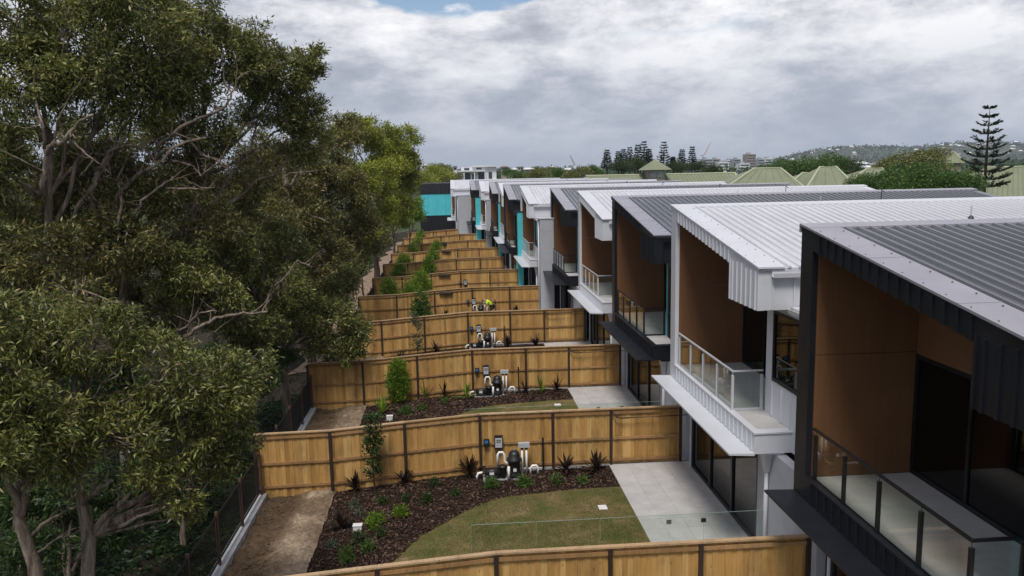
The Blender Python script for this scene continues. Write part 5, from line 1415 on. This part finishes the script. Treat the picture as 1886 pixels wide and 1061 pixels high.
# trees behind the row
BG = 'broadleaf trees behind the row'
for (key, px, py, Y, rp, lb) in (('bigdeep', 1505, 312, 112, 62, 'wide dark green tree behind the sharp hipped roof'), ('bigdeep', 1440, 316, 118, 45, 'dark green tree behind the hipped roof right of the cupola'), ('deep1', 1560, 318, 110, 40, 'dark tree right of the wide dark green tree'),
                               ('bush', 1680, 338, 62, 78, 'large bushy green tree in front of the tall pine'), ('bush', 1610, 346, 64, 48, 'bushy green tree beside the sharp hipped roof'), ('bush', 1755, 345, 60, 55, 'bushy green tree right at the foot of the tall pine'),
                               ('olive1', 1690, 308, 100, 48, 'brownish tree behind the large bushy one'), ('olive1', 1645, 312, 104, 36, 'brownish tree left of the small pyramid roof'), ('olive1', 1720, 293, 108, 30, 'olive tree just left of the small pyramid roof'), ('garden0', 1800, 330, 80, 30, 'green tree half hidden behind the tall pine'),
                               ('olive0', 800, 324, 118, 26, 'yellowish tree left of the white modern house'), ('olive1', 835, 332, 122, 22, 'tree touching the left side of the white modern house'), ('olive0', 782, 335, 112, 24, 'tree just above the teal end building'), ('olive1', 812, 316, 150, 20, 'tree behind the yellowish one by the modern house'),
                               ('garden0', 955, 328, 150, 22, 'tree right of the white modern house'), ('olive1', 990, 326, 145, 24, 'second tree right of the white modern house'), ('garden0', 1030, 325, 150, 24, 'third tree right of the white modern house'), ('olive1', 1065, 326, 140, 24, 'tree touching the left end of the long green roof'),
                               ('olive1', 1010, 322, 190, 20, 'tree behind the second one right of the modern house'), ('garden0', 940, 322, 185, 18, 'tree behind the one nearest the modern house'), ('garden0', 1090, 318, 170, 20, 'tree above the left end of the long green roof'),
                               ('deep0', 1145, 310, 165, 20, 'dark tree below the left of the distant pines'), ('deep1', 1175, 307, 168, 22, 'dark tree below the tallest distant pines'), ('deep0', 1248, 311, 165, 18, 'dark tree below the pine right of the cupola'), ('deep1', 1280, 312, 170, 18, 'dark tree below the rightmost distant pine'), ('deep0', 1310, 316, 150, 16, 'dark tree left of the first hipped roof')):
    bg_tree(key, px, py-(9 if px > 1400 else 6), Y, rp*(1.12 if px > 1400 else 1.0 if 820 < px < 960 else 1.25), lb, BG)
# pines
def norfolk(px, ptop, pbase, Y, wpx, lb, group, tiers, near=False, name='norfolk_pine'):
    tp = at(px, ptop, y=Y); dep = float(np.dot(tp-CPOS, _fw)); rmax = wpx*dep/CF/2
    z0 = at(px, pbase, y=Y)[2]; x = tp[0]
    o = empty(name, (x, Y, -0.14), lb, 'tree', group)
    mb = MB().tube([(x, Y, -0.4), (x, Y, lerp(z0, tp[2], 0.4)), (x+0.05, Y, tp[2])], [0.012*(tp[2]+0.2)+0.05, 0.008*(tp[2])+0.03, 0.02], 8)
    PP = []; DD = []; H = tp[2]-z0
    ll = 0.42 if near else 0.6
    for i in range(tiers):
        f = (i+0.3)/tiers                       # 0 at top
        z = tp[2]-H*(f**0.92)-(0.0)
        r = rmax*(0.10+0.90*f**0.8)*rnd.uniform(0.85, 1.08)
        nb = 6 if near else 5
        a0 = rnd.uniform(0, 6.28)
        for b_ in range(nb):
            if near and rnd.random() < 0.06: continue
            a = a0+b_*2*math.pi/nb+rnd.gauss(0, 0.12); rr = r*rnd.uniform(0.8, 1.1)
            dh = np.array([math.cos(a), math.sin(a), 0]); sd_ = np.array([-math.sin(a), math.cos(a), 0])
            pts_ = [np.array([x, Y, z])+dh*rr*t_+np.array([0, 0, rr*(0.42*t_*t_ + (0.10-0.35*f)*t_)]) for t_ in (0, 0.35, 0.7, 1.0)]
            mb.tube(pts_, [0.012*rr+0.015, 0.009*rr+0.01, 0.006*rr+0.008, 0.006], 5, False)
            nn = int((48 if near else 20)*max(0.4, rr/rmax))
            for j in range(nn):
                t_ = rnd.uniform(0.25, 1.0)
                c_ = pts_[0]+dh*rr*t_+np.array([0, 0, rr*(0.42*t_*t_+(0.10-0.35*f)*t_)])-pts_[0]
                lat = (rnd.random()-0.5)*rr*0.42*(1.15-t_*0.7)
                for m_ in range(3):
                    PP.append(c_+sd_*lat*rnd.uniform(0.2, 1)+np.array([0, 0, rnd.gauss(0, 0.02*rr)])+np.array([0, 0, z])-np.array([0, 0, z])+(pts_[0]-np.array([x, Y, -0.14])))
                    DD.append(dh*0.9+sd_*np.sign(lat)*0.5+np.array([0, 0, 0.35])+nrng.normal(0, 0.2, 3))
    mb.build('trunk', 'dark_bark', o)
    V, Q = leaves_np(np.array(PP), np.array(DD), ll*nrng.uniform(0.6, 1.2, len(PP)), ll*0.3)
    link('crown', mesh_np('crown', V, Q, 'leaf_pine'), o, (x, Y, -0.14))
NP = 'distant pines on the skyline'
norfolk(1823, 195, 352, 62, 112, 'tall tiered pine standing above the roofs at the right edge', 'pines', 11, True)
for px, pt, wpx, lb in ((1118, 277, 17, 'leftmost of the distant pines'), (1139, 280, 18, 'second distant pine from the left'), (1148, 276, 15, 'third distant pine from the left'), (1160, 272, 17, 'distant pine left of the tallest clump'), (1175, 268, 20, 'left tree of the tallest distant pine clump'),
                        (1186, 261, 24, 'tallest tree of the distant pine clump'), (1195, 276, 18, 'right tree of the tallest distant pine clump'), (1223, 262, 24, 'broad distant pine just right of the cupola'), (1240, 290, 12, 'small faint pine right of the cupola'), (1256, 276, 16, 'second last of the distant pines'), (1275, 271, 16, 'rightmost of the distant pines')):
    norfolk(px, pt, 312, 175+rnd.uniform(-8, 8), wpx*1.2, lb, NP, 11)

# ------------------------------------------------------------------ far suburb, town, hills
def small_house(px, pt, wpx, Y, wall, roof, lb, group):
    a = at(px-wpx/2, pt, y=Y); c = at(px+wpx/2, pt, y=Y); zt = a[2]; x0, x1 = a[0], c[0]; d = max(6.0, (x1-x0)*0.8)
    o = empty('distant_house', (x0, Y, -0.14), lb, 'house', group)
    hgt = min(1.8, (x1-x0)*0.14)
    MB().box(x0+0.4, x1-0.4, Y, Y+d, -0.14, zt-hgt).build('wall', wall, o)
    mb = MB(); hip(mb, x0, x1, Y-0.6, Y+d+0.6, zt-hgt+0.01, zt, (x1-x0)*0.22); mb.build('roof', roof, o)
    n_ = max(2, int((x1-x0)/4))
    for i in range(n_):
        xx = lerp(x0+0.9, x1-2.2, i/max(1, n_-1))
        wq = MB().box(xx, xx+1.5, Y-0.05, Y-0.003, zt-hgt-2.0, zt-hgt-0.6).build('window', 'far_glass', o)
SG = 'houses of the far suburb'
SP = ['left of the modern house', 'behind the modern house', 'above the trees right of the modern house', 'between the modern house and the pines', 'near the thin crane', 'left of the distant pines']
cols_ = [('far_white', 'far_white'), ('far_white', 'far_grey'), ('far_grey', 'far_white'), ('far_white', 'far_dark'), ('far_tan', 'tile_roof')]
cn = ['white', 'white walled grey roofed', 'grey walled white roofed', 'white walled dark roofed', 'tan red roofed']
si = 0
for px, pt, wpx, Y in ((782, 303, 14, 520), (800, 304, 16, 560), (820, 305, 12, 540), (838, 306, 10, 500), (930, 306, 16, 380), (945, 310, 18, 330), (958, 305, 14, 480), (975, 309, 22, 340), (990, 306, 12, 470), (1004, 311, 24, 300), (1018, 306, 14, 430), (1032, 307, 16, 450), (1045, 310, 26, 290),
                       (1062, 311, 24, 280), (1078, 307, 14, 420), (1095, 307, 12, 460), (1104, 310, 12, 380), (1290, 313, 14, 300), (1306, 315, 14, 280), (1560, 303, 22, 420), (1590, 298, 26, 500), (1625, 299, 30, 520), (1600, 305, 24, 330), (1640, 304, 24, 380)):
    w_, r_ = cols_[si % 5]
    where = ('above the trees left of the modern house' if px < 845 else 'just right of the modern house' if px < 965 else 'in the middle of the far suburb' if px < 1040 else 'left of the distant pines' if px < 1110 else 'right of the distant pines' if px < 1400 else 'below the far hill')
    small_house(px, pt, wpx, Y, w_, r_, 'tiny %s house %s' % (cn[si % 5], where), SG); si += 1
# town blocks
TG = 'town blocks on the skyline'
for i, (px, pt, wpx, Y, m_, lb) in enumerate(((1288, 296, 12, 900, 'far_grey', 'leftmost grey town block right of the pines'), (1303, 293, 18, 960, 'far_grey', 'wide grey town block below the pink crane'), (1320, 293, 14, 1000, 'far_tan', 'tan town block right of the pink crane'), (1333, 299, 18, 850, 'far_white', 'low white town block in the middle of the town'),
        (1345, 295, 12, 980, 'far_white', 'pale town block left of the brown tower'), (1358, 293, 13, 960, 'far_grey', 'grey town block touching the brown tower'), (1384, 284, 17, 940, 'far_tan', 'brown tower, tallest of the town'), (1372, 301, 18, 820, 'far_white', 'low pale block in front of the brown tower'), (1402, 293, 12, 980, 'far_grey', 'first grey block right of the brown tower'), (1416, 292, 14, 1000, 'far_white', 'second pale block right of the brown tower'))):
    a = at(px-wpx/2, pt, y=Y); c = at(px+wpx/2, pt, y=Y)
    o = empty('town_block', (a[0], Y, -0.14), lb, 'building', TG)
    MB().box(a[0], c[0], Y, Y+14, -0.14, a[2]).build('wall', m_, o)
    MB().box(a[0]+2, a[0]+6, Y+3, Y+8, a[2]+0.01, a[2]+2).build('plant_room', 'far_grey', o)
    z = a[2]-1.2
    while z > 3:
        MB().box(a[0]+0.6, c[0]-0.6, Y-0.15, Y-0.01, z-1.5, z).build('window_band', 'far_glass', o); z -= 3.2
# cranes
def crane(px0, py0, px1, py1, pb, Y, m_, lb):
    a = at(px0, py0, y=Y); c = at(px1, py1, y=Y); bp = at(px0, pb, y=Y)
    o = empty('tower_crane', (a[0], Y, -0.14), lb, 'crane', 'cranes on the skyline')
    MB().box(a[0]-0.7, a[0]+0.7, Y-0.7, Y+0.7, -0.14, a[2]).build('mast', m_, o)
    MB().tube([tuple(a), tuple(c)], [0.6, 0.35], 4).build('jib', m_, o)
    MB().box(a[0]-4, a[0]-0.71, Y-0.8, Y+0.8, a[2]-1.2, a[2]+0.3).build('counterweight', 'far_grey', o)
    MB().box(a[0]-1, a[0]+1, Y-1.6, Y-0.71, a[2]-2.4, a[2]-0.1).build('cab', 'far_white', o)
crane(1297, 286, 1309, 262, 300, 1000, 'red_paint', 'pink crane with raised jib above the town')
crane(1380, 285, 1368, 284.5, 290, 1100, 'far_grey', 'grey crane with level jib beside the brown tower')
crane(1059, 305, 1050, 286, 310, 600, 'far_grey', 'thin crane leaning above the far suburb')
# hills
prof = [(700, 312), (860, 311), (950, 309), (1050, 309), (1150, 309), (1280, 306), (1400, 300), (1440, 293), (1480, 282), (1520, 275), (1560, 271), (1620, 271), (1680, 272), (1720, 268), (1760, 263), (1800, 266), (1840, 263), (1890, 266), (1960, 268), (2100, 275), (2300, 285)]
v = []; q = []; nxh = 150; rows = [(-420, 0.0), (-300, 0.35), (-180, 0.68), (-80, 0.9), (0, 1.0), (120, 0.95), (400, 0.4), (700, 0.0)]
for i in range(nxh):
    px = lerp(700, 2300, i/(nxh-1)); pt = np.interp(px, [p[0] for p in prof], [p[1] for p in prof])-1.2*math.sin(px*0.11)-0.8*math.sin(px*0.31)
    top = at(px, pt, y=2600)
    for dy, f in rows:
        v.append((top[0]*(1+dy/2600*0.95), 2600+dy, lerp(-1.0, top[2], f)+(rnd.gauss(0, 1.6) if 0 < f else 0)))
for i in range(nxh-1):
    for j in range(7):
        q.append((i*8+j, (i+1)*8+j, (i+1)*8+j+1, i*8+j+1))
tag(link('hills', mesh_np('hills', v, q, 'hill_green', True)), kind='structure')
# canopy of the far woods: one mass
n = 9000
xx = nrng.uniform(-900, 1500, n); yy = nrng.uniform(210, 2100, n)**1.0
keep = np.abs(xx/(yy+60)) < 1.0; xx = xx[keep]; yy = yy[keep]; n = len(xx)
sz = 2.0+yy*0.0035
P_ = np.stack([xx, yy, nrng.uniform(1.0, 5.5, n)+yy*0.0008], 1)
k = np.repeat(np.arange(n), 9)
V, Q = leaves_np(P_[k]+nrng.normal(0, 1, (len(k), 3))*sz[k][:, None]*np.array([0.8, 0.8, 0.42]), nrng.normal(size=(len(k), 3)), sz[k]*0.8, sz[k]*0.5)
tag(link('far_wood', mesh_np('far_wood', V, Q, 'leaf_deep')), kind='stuff')
# trees on the hill
n = 2600
px_ = nrng.uniform(1400, 2200, n); f_ = nrng.uniform(0.2, 1.0, n)
PV = []
for a_, f in zip(px_, f_):
    pt = np.interp(a_, [p[0] for p in prof], [p[1] for p in prof]); top = at(a_, pt, y=2600); dy = -420*(1-f)
    PV.append((top[0]*(1+dy/2600*0.95), 2600+dy, lerp(-1, top[2], min(1, f*1.02))+1.5))
PV = np.array(PV); k = np.repeat(np.arange(n), 10)
V, Q = leaves_np(PV[k]+nrng.normal(0, 1, (len(k), 3))*np.array([6, 6, 2.4]), nrng.normal(size=(len(k), 3)), 7.5, 4.5)
tag(link('hill_wood', mesh_np('hill_wood', V, Q, 'leaf_deep')), kind='stuff')
# houses on the hill
HH = {}
for m_ in ('far_white', 'far_grey', 'far_tan'):
    HH[m_] = MB().box(-6, 6, -4, 4, -8, 4.5).mesh('wall', m_)
mbh = MB(); hip(mbh, -7, 7, -5, 5, 4.52, 7.5, 3.5); HR = {'far_grey': mbh.mesh('roof', 'far_grey'), 'tile_roof': mbh.mesh('roof', 'tile_roof'), 'far_white': mbh.mesh('roof', 'far_white')}
for i in range(110):
    a_ = rnd.choice([rnd.uniform(1445, 1600), rnd.uniform(1700, 1895), rnd.uniform(1700, 1895), rnd.uniform(1445, 1895)]); f = rnd.uniform(0.35, 1.0)
    pt = np.interp(a_, [p[0] for p in prof], [p[1] for p in prof]); top = at(a_, pt, y=2600); dy = -420*(1-f)-6
    p = (top[0]*(1+dy/2600*0.95), 2600+dy, lerp(-1, top[2], min(1, f*1.02)))
    m_ = rnd.choice(('far_white', 'far_white', 'far_grey', 'far_tan')); r_ = rnd.choice(('far_grey', 'far_grey', 'tile_roof', 'far_white', 'far_white'))
    s_ = rnd.uniform(0.6, 1.25)
    lb = 'tiny %s %s-roofed house %s on the hill %s' % ({'far_white': 'white', 'far_grey': 'grey', 'far_tan': 'tan'}[m_], {'far_grey': 'grey', 'tile_roof': 'red', 'far_white': 'white'}[r_], 'low' if f < 0.55 else 'halfway up' if f < 0.78 else 'near the top',
        'at its left shoulder' if a_ < 1500 else 'above the wide dark tree' if a_ < 1600 else 'left of the small pyramid roof' if a_ < 1730 else 'left of the tall pine' if a_ < 1815 else 'right of the tall pine')
    o = empty('hillside_house', p, lb, 'house', 'houses on the far hillside')
    for nm, me in (('wall', HH[m_]), ('roof', HR[r_])):
        c_ = link(nm, me, o, p); c_.scale = (s_, s_, s_); c_.rotation_euler = (0, 0, rnd.uniform(-0.4, 0.4))

# ------------------------------------------------------------------ the air between
HAZE = 0.00010
mh = bpy.data.materials.new('haze'); mh.use_nodes = True
th = mh.node_tree; th.nodes.clear()
ho = th.nodes.new('ShaderNodeOutputMaterial'); pv_ = th.nodes.new('ShaderNodeVolumePrincipled')
pv_.inputs['Color'].default_value = (0.80, 0.87, 1.0, 1); pv_.inputs['Density'].default_value = HAZE; pv_.inputs['Anisotropy'].default_value = 0.0
th.links.new(pv_.outputs[0], ho.inputs['Volume'])
me = MB().box(-9500, 9500, -400, 9500, -8, 110).mesh('haze', None); me.materials.append(mh)
tag(link('haze', me), kind='stuff')
